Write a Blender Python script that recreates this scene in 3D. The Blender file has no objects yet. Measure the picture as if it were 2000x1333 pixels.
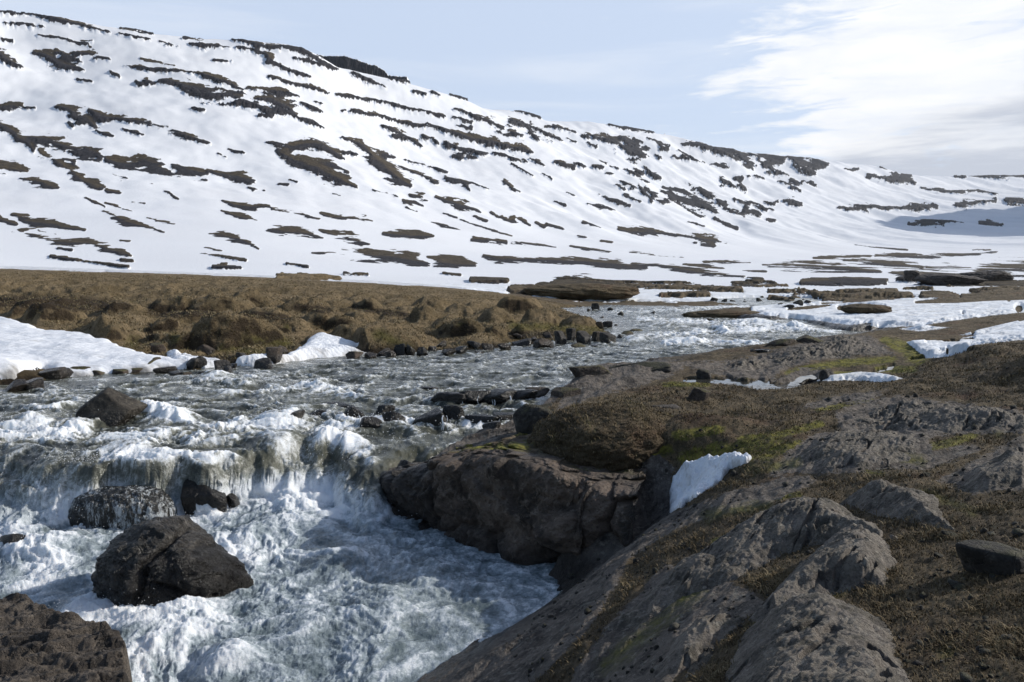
import bpy, bmesh, math, random
import numpy as np
from mathutils import Vector
R = math.radians
f32 = np.float32
SC = bpy.context.scene
COL = SC.collection
# ------------------------------------------------------------------ camera, sky, sun, exposure
FPX = 1555.0
PITCH = math.atan(136.5/FPX)
cam_d = bpy.data.cameras.new("camera"); cam = bpy.data.objects.new("camera", cam_d); COL.objects.link(cam)
cam_d.sensor_width = 36; cam_d.lens = FPX*36/2000; cam_d.clip_start = .05; cam_d.clip_end = 20000
cam.location = (0, 0, 0); cam.rotation_euler = (math.pi/2-PITCH, 0, 0)
SC.camera = cam
SUN_AZ, SUN_EL = R(76), R(28)          # azimuth clockwise from the view direction (+Y)
SKY_STRENGTH, SUN_STRENGTH = .125, 4.1
SC.view_settings.view_transform = 'Standard'; SC.view_settings.look = 'None'
SC.view_settings.exposure = 0.0; SC.view_settings.gamma = 1
SC.cycles.max_bounces = 5; SC.cycles.diffuse_bounces = 3; SC.cycles.glossy_bounces = 3
SC.cycles.caustics_reflective = False; SC.cycles.caustics_refractive = False
SC.cycles.use_denoising = True
SC.cycles.sample_clamp_indirect = 4; SC.cycles.sample_clamp_direct = 12

class NT:
    """small helper around a node tree"""
    def __init__(s, tree): s.t = tree; s.n = tree.nodes; s.l = tree.links
    def node(s, typ, ins=None, **kw):
        nd = s.n.new(typ)
        for k, v in kw.items(): setattr(nd, k, v)
        for k, v in (ins or {}).items(): s.put(nd.inputs[k], v)
        return nd
    def put(s, sock, v):
        if isinstance(v, bpy.types.NodeSocket): s.l.new(v, sock)
        elif v is not None: sock.default_value = v
    def m(s, op, a, b=None, c=None, clamp=False):
        nd = s.n.new('ShaderNodeMath'); nd.operation = op; nd.use_clamp = clamp
        s.put(nd.inputs[0], a)
        if b is not None: s.put(nd.inputs[1], b)
        if c is not None: s.put(nd.inputs[2], c)
        return nd.outputs[0]
    def noise(s, vec, scale, detail=4, rough=.55, dist=0.0):
        return s.node('ShaderNodeTexNoise', {'Vector': vec, 'Scale': scale, 'Detail': detail, 'Roughness': rough, 'Distortion': dist}).outputs['Fac']
    def vor(s, vec, scale, feature='F1', out='Distance'):
        return s.node('ShaderNodeTexVoronoi', {'Vector': vec, 'Scale': scale}, feature=feature).outputs[out]
    def mr(s, v, a, b, c=0.0, d=1.0, smooth=False):
        nd = s.node('ShaderNodeMapRange', {'Value': v, 'From Min': a, 'From Max': b, 'To Min': c, 'To Max': d})
        if smooth: nd.interpolation_type = 'SMOOTHSTEP'
        return nd.outputs[0]
    def mix(s, f, a, b):
        nd = s.n.new('ShaderNodeMix'); nd.data_type = 'RGBA'
        s.put(nd.inputs[0], f)
        for i, v in ((6, a), (7, b)):
            if isinstance(v, tuple) and len(v) == 3: v = v+(1,)
            s.put(nd.inputs[i], v)
        return nd.outputs[2]
    def scale(s, vec, x, y, z):
        return s.node('ShaderNodeVectorMath', {0: vec, 1: (x, y, z)}, operation='MULTIPLY').outputs[0]
    def attr(s, name):
        return s.node('ShaderNodeAttribute', attribute_name=name).outputs['Fac']
    def bump(s, h, strength, dist, normal=None):
        return s.node('ShaderNodeBump', {'Height': h, 'Strength': strength, 'Distance': dist, **({'Normal': normal} if normal else {})}).outputs[0]

world = bpy.data.worlds.new("World"); SC.world = world; world.use_nodes = True
w = NT(world.node_tree); w.n.clear()
sky = w.node('ShaderNodeTexSky', sky_type='NISHITA', sun_disc=False, sun_elevation=SUN_EL, sun_rotation=SUN_AZ,
             air_density=1.0, dust_density=1.6, ozone_density=1.6, altitude=200)
tc = w.node('ShaderNodeTexCoord').outputs['Generated']
sx = w.node('ShaderNodeSeparateXYZ', {0: tc})
X_, Y_, Z_ = sx.outputs
# cloud layer: a plane of cloud far overhead, seen as bearing and height above the horizon
brg = w.m('ARCTAN2', X_, Y_)
hz = w.m('SQRT', w.m('ADD', w.m('MULTIPLY', X_, X_), w.m('MULTIPLY', Y_, Y_)))
elv = w.m('ARCTAN2', Z_, hz)
cv = w.node('ShaderNodeCombineXYZ', {0: brg, 1: w.m('MULTIPLY', elv, 2.6), 2: 0.0}).outputs[0]
n1 = w.noise(cv, 3.6, 9, .58, .35)
n2 = w.noise(w.scale(cv, 1.0, 2.3, 1), 9.0, 7, .6, .5)
n3 = w.noise(w.scale(cv, .7, 3.2, 1), 2.3, 6, .55, .6)
edge = w.m('ADD', brg, w.m('MULTIPLY', w.m('MAXIMUM', w.m('SUBTRACT', elv, .215), 0.0), -1.25))
big = w.mr(edge, .07, .40, -.34, .68)
dens = w.m('ADD', big, w.m('ADD', w.m('MULTIPLY', w.m('SUBTRACT', n1, .5), 2.0), w.m('MULTIPLY', w.m('SUBTRACT', n2, .5), 1.9)))
cmask = w.mr(dens, .0, .52, 0, 1, True)
wisp = w.m('MULTIPLY', w.mr(n3, .44, .74, 0, .55, True), w.mr(elv, .02, .5, .9, .6))
local = w.m('MULTIPLY', w.mr(elv, .42, .85, 1, 0, True), w.mr(w.m('ABSOLUTE', brg), .85, 1.5, 1, .1, True))   # the bank of cloud ends beyond the view
cloudm = w.m('MULTIPLY', w.m('MAXIMUM', cmask, wisp), local)
# grey underside of the bank of cloud, low on the right
under = w.m('SUBTRACT', w.m('ADD', .130, w.m('MULTIPLY', w.m('SUBTRACT', brg, .30), .20)), elv)
under = w.m('ADD', under, w.m('MULTIPLY', w.m('SUBTRACT', n1, .5), .09))
um = w.m('MULTIPLY', w.mr(under, -.012, .022, 0, 1, True), w.mr(brg, .20, .33, 0, 1, True))
um = w.m('MULTIPLY', um, w.mr(w.noise(w.scale(cv, 1, 2.6, 1), 5.0, 5, .6, .3), .40, .62, 1, .35, True))
puff = w.mr(w.noise(w.scale(cv, 1, 1.7, 1), 7.5, 8, .6, .4), .38, .62)
ccol = w.mix(um, w.mix(puff, (7.4, 7.7, 8.2), (8.5, 8.55, 8.65)), (4.8, 5.15, 5.9))
skyc = w.mix(cloudm, w.mix(w.m('MULTIPLY', local, .78), sky.outputs[0], (5.7, 6.6, 8.2)), ccol)
bg = w.node('ShaderNodeBackground', {'Color': skyc, 'Strength': SKY_STRENGTH})
w.node('ShaderNodeOutputWorld', {0: bg.outputs[0]})

sd_ = bpy.data.lights.new("sun", 'SUN'); sun = bpy.data.objects.new("sun", sd_); COL.objects.link(sun)
sd_.energy = SUN_STRENGTH; sd_.angle = R(.5); sd_.color = (1, .955, .88)
SV = Vector((math.sin(SUN_AZ)*math.cos(SUN_EL), math.cos(SUN_AZ)*math.cos(SUN_EL), math.sin(SUN_EL)))
sun.rotation_euler = SV.to_track_quat('Z', 'Y').to_euler()

# ------------------------------------------------------------------ numbers: noise, fields, meshes
_rs = np.random.RandomState(7)
PERM = np.concatenate([_rs.permutation(256)]*3).astype(np.int32)
G2 = np.stack([np.cos(np.arange(256)*2*np.pi/256), np.sin(np.arange(256)*2*np.pi/256)], 1).astype(f32)
_g = _rs.normal(size=(256, 3)); G3 = (_g/np.linalg.norm(_g, axis=1)[:, None]).astype(f32)
def perlin2(x, y, seed=0):
    x = np.asarray(x, f32); y = np.asarray(y, f32)
    xi = np.floor(x); yi = np.floor(y); fx = x-xi; fy = y-yi
    xi = xi.astype(np.int32) & 255; yi = (yi.astype(np.int32)+seed*37) & 255
    u = fx*fx*fx*(fx*(fx*6-15)+10); v = fy*fy*fy*(fy*(fy*6-15)+10)
    A = PERM[xi+seed % 251]; B = PERM[((xi+1) & 255)+seed % 251]
    def g(P, yy, dx, dy):
        h = PERM[(P+yy)]; return G2[h, 0]*dx+G2[h, 1]*dy
    y1 = (yi+1) & 255
    n00 = g(A, yi, fx, fy); n10 = g(B, yi, fx-1, fy); n01 = g(A, y1, fx, fy-1); n11 = g(B, y1, fx-1, fy-1)
    a = n00+u*(n10-n00); b = n01+u*(n11-n01)
    return (a+v*(b-a))*1.5
def perlin3(x, y, z, seed=0):
    x = np.asarray(x, f32); y = np.asarray(y, f32); z = np.asarray(z, f32)
    xi = np.floor(x); yi = np.floor(y); zi = np.floor(z); fx = x-xi; fy = y-yi; fz = z-zi
    xi = (xi.astype(np.int32)+seed*17) & 255; yi = yi.astype(np.int32) & 255; zi = zi.astype(np.int32) & 255
    s = lambda t: t*t*t*(t*(t*6-15)+10)
    u, v, ww = s(fx), s(fy), s(fz)
    out = 0
    for dx in (0, 1):
        px = PERM[(xi+dx) & 255]
        for dy in (0, 1):
            py = PERM[px+((yi+dy) & 255)]
            for dz in (0, 1):
                h = PERM[py+((zi+dz) & 255)]
                n = G3[h, 0]*(fx-dx)+G3[h, 1]*(fy-dy)+G3[h, 2]*(fz-dz)
                out = out+n*(u if dx else 1-u)*(v if dy else 1-v)*(ww if dz else 1-ww)
    return out*1.5
def fbm2(x, y, o=4, seed=0, gain=.5, kind=0):
    a = 1.; s = 0.; t = 0.
    c, q = math.cos(.6), math.sin(.6)
    for i in range(o):
        n = perlin2(x, y, seed+i*3)
        if kind == 1: n = np.abs(n)*2-.6           # billow: pillows with creases
        if kind == 2: n = 1-np.abs(n)*2.2          # ridges
        s = s+a*n; t += a; a *= gain
        x, y = (c*x-q*y)*2.03+11.3, (q*x+c*y)*2.03+5.7
    return s/t
def fbm3(x, y, z, o=4, seed=0, gain=.5, kind=0):
    a = 1.; s = 0.; t = 0.
    for i in range(o):
        n = perlin3(x, y, z, seed+i*5)
        if kind == 2: n = 1-np.abs(n)*2.2
        if kind == 1: n = np.abs(n)*2-.6
        s = s+a*n; t += a; a *= gain
        x, y, z = x*2.03+3.1, y*2.03+7.7, z*2.03+1.9
    return s/t
def ss(a, b, x):
    t = np.clip((x-a)/(b-a), 0, 1); return t*t*(3-2*t)
def lerp(a, b, t): return a+(b-a)*t

cP, sP = math.cos(PITCH), math.sin(PITCH)
def ray(px, py):
    a = (np.asarray(px, float)-1000)/FPX; b = -(np.asarray(py, float)-666.5)/FPX
    return a, cP+b*sP, -sP+b*cP
def ue(px, py):                                  # photo position -> bearing (x/y) and slope (z/y)
    a, dy, dz = ray(px, py); return a/dy, dz/dy
def uonly(px, e):                                # bearing for px at slope e
    return (np.asarray(px, float)-1000)/FPX*(cP-e*sP)
def proj(X, Y, Z):
    d = Y*cP-Z*sP; up = Y*sP+Z*cP
    return 1000+FPX*X/d, 666.5-FPX*up/d

def mesh_obj(name, V, Q, mats, attrs=None, smooth=True, parent=None, tri=False):
    me = bpy.data.meshes.new(name)
    V = np.ascontiguousarray(V, f32); Q = np.ascontiguousarray(Q, np.int32)
    k = Q.shape[1]
    me.vertices.add(len(V)); me.vertices.foreach_set('co', V.ravel())
    me.loops.add(Q.size); me.loops.foreach_set('vertex_index', Q.ravel())
    me.polygons.add(len(Q)); me.polygons.foreach_set('loop_start', np.arange(0, Q.size, k, dtype=np.int32))
    me.update(calc_edges=True)
    if smooth: me.polygons.foreach_set('use_smooth', np.ones(len(Q), bool))
    for an, av in (attrs or {}).items():
        a = me.attributes.new(an, 'FLOAT', 'POINT'); a.data.foreach_set('value', np.ascontiguousarray(av, f32).ravel())
    for m in (mats if isinstance(mats, (list, tuple)) else [mats]): me.materials.append(m)
    o = bpy.data.objects.new(name, me); COL.objects.link(o)
    if parent: o.parent = parent
    return o
def grid_obj(name, X, Y, Z, keep, mats, attrs=None, flip=False):
    r, c = X.shape
    idx = np.arange(r*c).reshape(r, c)
    a, b, cc, d = idx[:-1, :-1], idx[:-1, 1:], idx[1:, 1:], idx[1:, :-1]
    k = (keep[:-1, :-1] & keep[:-1, 1:] & keep[1:, 1:] & keep[1:, :-1])
    Q = np.stack([a[k], b[k], cc[k], d[k]], 1)
    if flip: Q = Q[:, ::-1]
    used = np.zeros(r*c, bool); used[Q.ravel()] = True
    rm = np.cumsum(used)-1; Q = rm[Q]
    V = np.stack([X.ravel()[used], Y.ravel()[used], Z.ravel()[used]], 1)
    at = {kk: v.ravel()[used] for kk, v in (attrs or {}).items()}
    return mesh_obj(name, V, Q, mats, at)
def tag(o, label=None, cat=None, group=None, kind=None):
    if label: o['label'] = label
    if cat: o['category'] = cat
    if group: o['group'] = group
    if kind: o['kind'] = kind
    return o

# fields painted on the land: strokes and outlines given by where they appear, sampled at the land's own points
class Field:
    def __init__(s, x0=-500, x1=2500, y0=-60, y1=1500, res=2.0, base=-1.0):
        s.x0, s.y0, s.res = x0, y0, res
        s.w = int((x1-x0)/res); s.h = int((y1-y0)/res)
        s.a = np.full((s.h, s.w), base, f32)
    def box(s, x0, x1, y0, y1):
        i0 = max(0, int((x0-s.x0)/s.res)); i1 = min(s.w, int((x1-s.x0)/s.res)+2)
        j0 = max(0, int((y0-s.y0)/s.res)); j1 = min(s.h, int((y1-s.y0)/s.res)+2)
        if i1 <= i0 or j1 <= j0: return None
        gx = s.x0+np.arange(i0, i1)*s.res; gy = s.y0+np.arange(j0, j1)*s.res
        return (slice(j0, j1), slice(i0, i1)), *np.meshgrid(gx.astype(f32), gy.astype(f32))
    def stroke(s, pts, gain=1.0, far=2.0, aspect=1.0):
        if len(pts) == 1: pts = [pts[0], (pts[0][0]+.5, pts[0][1], pts[0][2])]
        for (ax, ay, aw), (bx, by, bw) in zip(pts[:-1], pts[1:]):
            m = max(aw, bw)*far+2
            r = s.box(min(ax, bx)-m*aspect, max(ax, bx)+m*aspect, min(ay, by)-m, max(ay, by)+m)
            if r is None: continue
            sl, gx, gy = r
            dx, dy = bx-ax, by-ay; L = dx*dx+dy*dy+1e-6
            t = np.clip(((gx-ax)*dx+(gy-ay)*dy)/L, 0, 1)
            d = np.hypot((gx-ax-t*dx)/aspect, gy-ay-t*dy)
            s.a[sl] = np.maximum(s.a[sl], np.maximum(-1, gain*(1-d/(aw+(bw-aw)*t))))
        return s
    def poly(s, pts, soft=14.0, val=1.0):
        P = np.array(pts, f32); m = soft
        r = s.box(P[:, 0].min()-m, P[:, 0].max()+m, P[:, 1].min()-m, P[:, 1].max()+m)
        if r is None: return s
        sl, gx, gy = r
        d = polysd(gx, gy, P)
        s.a[sl] = np.maximum(s.a[sl], np.clip(d/soft, -1, 1)*val)
        return s
    def get(s, px, py):
        fx = np.clip((px-s.x0)/s.res, 0, s.w-1.001); fy = np.clip((py-s.y0)/s.res, 0, s.h-1.001)
        i = fx.astype(np.int32); j = fy.astype(np.int32); fx = (fx-i).astype(f32); fy = (fy-j).astype(f32)
        a = s.a
        return (a[j, i]*(1-fx)+a[j, i+1]*fx)*(1-fy)+(a[j+1, i]*(1-fx)+a[j+1, i+1]*fx)*fy
def polysd(gx, gy, P):                           # signed distance to a closed outline, + inside
    n = len(P); ins = np.zeros(gx.shape, bool); dm = np.full(gx.shape, 1e9, f32)
    for i in range(n):
        ax, ay = P[i]; bx, by = P[(i+1) % n]
        c = (ay > gy) != (by > gy)
        if by != ay: ins ^= c & (gx < (bx-ax)*(gy-ay)/(by-ay)+ax)
        dx, dy = bx-ax, by-ay; L = dx*dx+dy*dy+1e-9
        t = np.clip(((gx-ax)*dx+(gy-ay)*dy)/L, 0, 1)
        dm = np.minimum(dm, (gx-ax-t*dx)**2+(gy-ay-t*dy)**2)
    d = np.sqrt(dm); return np.where(ins, d, -d)
def linedist(gx, gy, P):
    dm = np.full(gx.shape, 1e9, f32)
    for (ax, ay), (bx, by) in zip(P[:-1], P[1:]):
        dx, dy = bx-ax, by-ay; L = dx*dx+dy*dy+1e-9
        t = np.clip(((gx-ax)*dx+(gy-ay)*dy)/L, 0, 1)
        dm = np.minimum(dm, (gx-ax-t*dx)**2+(gy-ay-t*dy)**2)
    return np.sqrt(dm)
def S(txt, sc=1.0, ox=0, oy=0):                  # "x y w x y w; ..." -> strokes
    out = []
    for part in txt.replace('\n', ' ').split(';'):
        v = [float(q) for q in part.split()]
        if v: out.append([(v[i]*sc+ox, v[i+1]*sc+oy, v[i+2]*sc) for i in range(0, len(v), 3)])
    return out
# ------------------------------------------------------------------ materials
def newmat(name):
    m = bpy.data.materials.new(name); m.use_nodes = True
    t = NT(m.node_tree); t.n.clear()
    return m, t
def finish(t, col, rough=.9, normal=None, spec=.3, **kw):
    ins = {'Base Color': col, 'Roughness': rough, 'Specular IOR Level': spec}
    if normal is not None: ins['Normal'] = normal
    ins.update(kw)
    b = t.node('ShaderNodeBsdfPrincipled', ins)
    t.node('ShaderNodeOutputMaterial', {0: b.outputs[0]})
    return b
def pos(t): return t.node('ShaderNodeTexCoord').outputs['Object']

def rock_color(t, p, dark=(.030, .026, .024), mid=(.085, .074, .066), light=(.17, .155, .135), s=1.0):
    n = t.noise(p, 2.2*s, 8, .62, .3)
    c = t.mix(t.mr(n, .36, .56), dark, mid)
    c = t.mix(t.mr(t.noise(p, 9*s, 8, .7), .52, .70), c, light)
    c = t.mix(t.mr(t.noise(p, 34*s, 4, .7), .53, .66, 0, .75), c, dark)
    return c
def mat_rock(name, dark, mid, light, wetz=None, s=1.0, rough=.82, bump=.9, lichen=.25, mossy=0.0, strat=0.0):
    m, t = newmat(name); p = pos(t)
    c = rock_color(t, p, dark, mid, light, s)
    if lichen: c = t.mix(t.mr(t.noise(p, 5*s, 7, .75, .6), .60, .66, 0, lichen), c, (.30, .29, .24))
    nz = t.node('ShaderNodeSeparateXYZ', {0: t.node('ShaderNodeNewGeometry').outputs['Normal']}).outputs[2]
    if mossy:
        mm = t.m('MULTIPLY', t.mr(nz, .45, .8), t.mr(t.noise(p, 3*s, 6, .7), .40, .56, 0, mossy))
        c = t.mix(mm, c, t.mix(t.noise(p, 11*s, 5, .7), (.035, .035, .008), (.13, .12, .03)))
    h = t.m('ADD', t.noise(p, 7*s, 10, .70, .2), t.m('MULTIPLY', t.noise(p, 40*s, 6, .7), .35))
    cr = t.m('POWER', t.vor(t.node('ShaderNodeVectorMath', {0: p, 1: t.node('ShaderNodeTexNoise', {'Vector': p, 'Scale': 3*s, 'Detail': 5}).outputs['Color']}, operation='ADD').outputs[0], 2.6*s, 'DISTANCE_TO_EDGE'), .5)
    h = t.m('ADD', h, t.m('MULTIPLY', t.m('MINIMUM', cr, .22), 1.2))
    r = rough
    if wetz is not None:                           # soaked band just above the water
        oz = t.node('ShaderNodeSeparateXYZ', {0: t.node('ShaderNodeNewGeometry').outputs['Position']}).outputs[2]
        oz = t.m('ADD', oz, t.m('MULTIPLY', t.m('SUBTRACT', t.noise(p, 5, 5, .6), .5), -.5))
        wb = t.mr(oz, wetz-.06, wetz+.14, 1, 0, True)
        c = t.mix(t.m('MULTIPLY', wb, .78), c, (.008, .007, .006)); r = t.mr(wb, 0, 1, rough, .18)
    nrm = t.bump(h, bump, .06/s)
    finish(t, c, r, nrm, .35)
    return m
M = {}
M['rock'] = mat_rock('grey_basalt', (.016, .0145, .0135), (.050, .045, .041), (.115, .105, .092), mossy=.4)
M['rock_brown'] = mat_rock('brown_basalt', (.028, .023, .019), (.105, .087, .070), (.19, .16, .13), lichen=.12)
M['rock_cliff'] = mat_rock('cliff_basalt', (.022, .017, .014), (.085, .064, .050), (.16, .128, .102), mossy=.75, s=.8)
M['rock_shore'] = mat_rock('grey_shore_rock', (.018, .016, .015), (.060, .053, .048), (.125, .115, .10), wetz=-2.62)
M['brown_shore'] = mat_rock('brown_shore_rock', (.026, .020, .016), (.092, .070, .053), (.17, .138, .105), lichen=.12, wetz=-2.62)
M['river_rock'] = mat_rock('river_boulder', (.018, .016, .013), (.070, .060, .048), (.15, .13, .10), wetz=-2.86, s=1.3)
M['rock_wet'] = mat_rock('wet_basalt', (.007, .0065, .006), (.016, .014, .012), (.030, .026, .022), rough=.22, lichen=0, bump=.7)
M['rock_damp'] = mat_rock('damp_basalt', (.012, .010, .008), (.060, .054, .046), (.165, .150, .130), rough=.30, lichen=.08, bump=1.0, wetz=-3.52)
M['rock_far'] = mat_rock('far_basalt', (.03, .026, .024), (.075, .062, .055), (.13, .11, .10), s=.5)
M['slab'] = mat_rock('scoured_slab', (.040, .034, .029), (.165, .142, .120), (.30, .27, .23), s=1.7, lichen=.35, mossy=.12)

def grass_color(t, p, s=1.0):
    c = t.mix(t.mr(t.noise(p, 1.3*s, 7, .65, .5), .36, .64), (.058, .040, .022), (.20, .152, .090))
    c = t.mix(t.mr(t.noise(p, 13*s, 6, .75), .42, .62), c, (.058, .044, .024))
    c = t.mix(t.mr(t.noise(p, 46*s, 4, .8), .55, .72, 0, .7), c, (.20, .16, .10))
    c = t.mix(t.mr(t.noise(p, .7*s, 5, .6), .55, .68, 0, .5), c, (.085, .035, .020))
    return c
def moss_color(t, p, s=1.0):
    return t.mix(t.mr(t.noise(p, 6*s, 6, .7), .38, .62), (.045, .046, .008), (.24, .22, .035))

def mat_ground(name, tan=1.0):
    m, t = newmat(name); p = pos(t)
    gr = grass_color(t, p); mo = moss_color(t, p)
    rk = rock_color(t, p, (.036, .030, .026), (.145, .124, .105), (.28, .245, .205), 1.6)
    rk = t.mix(t.mr(t.noise(p, 4.5, 8, .75, .8), .585, .63, 0, .55), rk, (.25, .245, .21))
    br = t.m('MULTIPLY', t.m('SUBTRACT', t.noise(p, 3.1, 8, .72, .4), .5), 2.4)
    br2 = t.m('MULTIPLY', t.m('SUBTRACT', t.noise(p, 17, 6, .7), .5), 1.4)
    bb = t.m('ADD', br, br2)
    rm = t.mr(t.m('ADD', t.attr('rock'), bb), -.03, .07)
    mm = t.mr(t.m('ADD', t.attr('moss'), bb), -.10, .35, 0, .9)
    c = t.mix(mm, gr, mo)
    c = t.mix(rm, c, rk)
    gl = t.mr(t.m('ADD', t.attr('green'), bb), -.3, .7, 0, .8)
    c = t.mix(gl, c, t.mix(.4, mo, (.05, .055, .014)))
    wet = t.attr('wet')
    c = t.mix(t.m('MULTIPLY', wet, .72), c, (.012, .010, .009))
    sn = t.mr(t.m('ADD', t.attr('snow'), t.m('MULTIPLY', bb, .30)), -.03, .05)
    sc = t.mix(t.mr(t.noise(p, 1.1, 7, .7, .5), .44, .66, 0, .55), (.80, .83, .87), (.44, .42, .39))
    c = t.mix(sn, c, sc)
    hg = t.m('ADD', t.noise(p, 30, 8, .8), t.m('MULTIPLY', t.noise(p, 7, 5, .6), 1.0))
    hr = t.m('ADD', t.noise(p, 12, 9, .7, .3), t.m('MULTIPLY', t.noise(t.scale(p, 3, 1, 1), 4, 6, .6), 1.2))
    h = t.node('ShaderNodeMix', {0: rm, 2: hg, 3: hr}).outputs[0]
    h = t.m('MULTIPLY', h, t.mr(sn, 0, 1, 1, .15))
    rough = t.m('SUBTRACT', .92, t.m('MULTIPLY', wet, .62))
    finish(t, c, rough, t.bump(h, .95, .055), .3)
    return m
M['ground'] = mat_ground('heath_and_rock')

def mat_bank():
    m, t = newmat('dry_tussock'); p = pos(t)
    c = t.mix(t.mr(t.noise(p, .55, 7, .65, .4), .38, .62), (.135, .098, .050), (.29, .215, .125))
    c = t.mix(t.mr(t.noise(p, 4.5, 7, .75), .44, .64), c, (.115, .088, .050))
    c = t.mix(t.mr(t.noise(p, 17, 5, .8), .52, .70, 0, .75), c, (.36, .29, .185))
    bb = t.m('MULTIPLY', t.m('SUBTRACT', t.noise(p, 2.1, 8, .72, .4), .5), 1.6)
    gl = t.mr(t.m('ADD', t.attr('moss'), bb), -.3, .6, 0, .75)
    c = t.mix(gl, c, t.mix(t.noise(p, 6, 5, .7), (.055, .055, .014), (.15, .135, .035)))
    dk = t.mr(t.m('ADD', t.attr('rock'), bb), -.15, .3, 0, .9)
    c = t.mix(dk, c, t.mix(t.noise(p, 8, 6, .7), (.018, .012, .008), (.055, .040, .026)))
    sn = t.mr(t.m('ADD', t.attr('snow'), t.m('MULTIPLY', bb, .35)), -.04, .06)
    c = t.mix(sn, c, (.80, .82, .86))
    c = t.mix(t.m('MULTIPLY', t.attr('wet'), .6), c, (.012, .009, .007))
    h = t.m('ADD', t.noise(p, 14, 8, .8), t.noise(p, 3.5, 6, .65))
    finish(t, c, .95, t.bump(h, .9, .14), .15)
    return m
M['bank'] = mat_bank()

def mat_mountain():
    m, t = newmat('snow_and_outcrops'); p = pos(t)
    geo = t.node('ShaderNodeNewGeometry')
    nz = t.node('ShaderNodeSeparateXYZ', {0: geo.outputs['Normal']}).outputs[2]
    sc = t.attr('grain')                         # local size of detail (1 near the river, small far up)
    ps = t.scale(p, 1, 1, 1.6)
    v1 = t.noise(ps, .11, 9, .72, .2); v2 = t.noise(ps, .55, 6, .75)
    bb = t.m('ADD', t.m('MULTIPLY', t.m('SUBTRACT', v1, .5), 1.7), t.m('MULTIPLY', t.m('SUBTRACT', v2, .5), .9))
    rm = t.mr(t.m('ADD', t.attr('rock'), t.m('MULTIPLY', bb, .55)), -.05, .07)
    grey = t.mix(t.mr(t.noise(p, .5, 8, .75), .38, .62), (.008, .0075, .010), (.046, .043, .048))
    brown = t.mix(t.mr(t.noise(p, .35, 8, .75), .38, .62), (.028, .021, .013), (.105, .080, .048))
    top = t.m('MULTIPLY', t.m('SUBTRACT', t.noise(p, .10, 7, .75), .5), 1.8)
    bm = t.mr(t.m('ADD', top, t.attr('brown')), .05, .45)
    rk = t.mix(bm, grey, brown)
    dust = t.mr(t.noise(ps, .012, 6, .6, .5), .5, .75, 0, .35)
    snow = t.mix(dust, (.80, .815, .845), (.72, .715, .73))
    c = t.mix(rm, snow, rk)
    hs = t.m('ADD', t.m('MULTIPLY', t.noise(p, .9, 8, .7), .12), t.m('MULTIPLY', t.noise(t.scale(p, 1, 1, .3), .25, 8, .75), rm))
    finish(t, c, .85, t.bump(hs, .8, 2.2), .2)
    return m
M['mountain'] = mat_mountain()

def mat_snow(name, dirt=.5, s=1.0):
    m, t = newmat(name); p = pos(t)
    d = t.mr(t.noise(p, 1.6*s, 9, .75, .5), .52, .72, 0, dirt)
    c = t.mix(d, (.82, .84, .88), (.34, .30, .26))
    c = t.mix(t.mr(t.attr('dirt'), 0, 1), c, t.mix(t.noise(p, 3.5*s, 7, .75), (.045, .036, .030), (.50, .48, .45)))
    h = t.m('ADD', t.noise(t.scale(p, 1, 2.2, 1), 2.6*s, 6, .6), t.m('MULTIPLY', t.noise(p, 16*s, 6, .7), .3))
    finish(t, c, .7, t.bump(h, .7, .08/s), .3, **{'Subsurface Weight': .0})
    return m
def mat_cliffg():
    m, t = newmat('cliff_face'); p = pos(t)
    c = rock_color(t, p, (.034, .026, .020), (.165, .125, .096), (.27, .22, .175), .9)
    c = t.mix(t.mr(t.noise(p, 4, 8, .75, .6), .60, .66, 0, .3), c, (.25, .23, .19))
    bb = t.m('MULTIPLY', t.m('SUBTRACT', t.noise(p, 3.1, 8, .72, .4), .5), 2.0)
    tm = t.mr(t.m('ADD', t.attr('turf'), bb), .0, .3)
    c = t.mix(tm, c, t.mix(t.mr(t.noise(p, 1.4, 5, .6), .5, .6), grass_color(t, p), moss_color(t, p)))
    wt_ = t.attr('wet'); c = t.mix(t.m('MULTIPLY', wt_, .75), c, (.012, .010, .009))
    h = t.m('ADD', t.noise(p, 7, 10, .7, .2), t.m('MULTIPLY', t.noise(p, 34, 6, .75), .5))
    finish(t, c, t.m('SUBTRACT', .88, t.m('MULTIPLY', wt_, .62)), t.bump(h, .95, .06), .4)
    return m
M['cliffg'] = mat_cliffg()
M['snow'] = mat_snow('old_snow', .30)
M['snow_dirty'] = mat_snow('dirty_snow', .55, 2.0)

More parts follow.
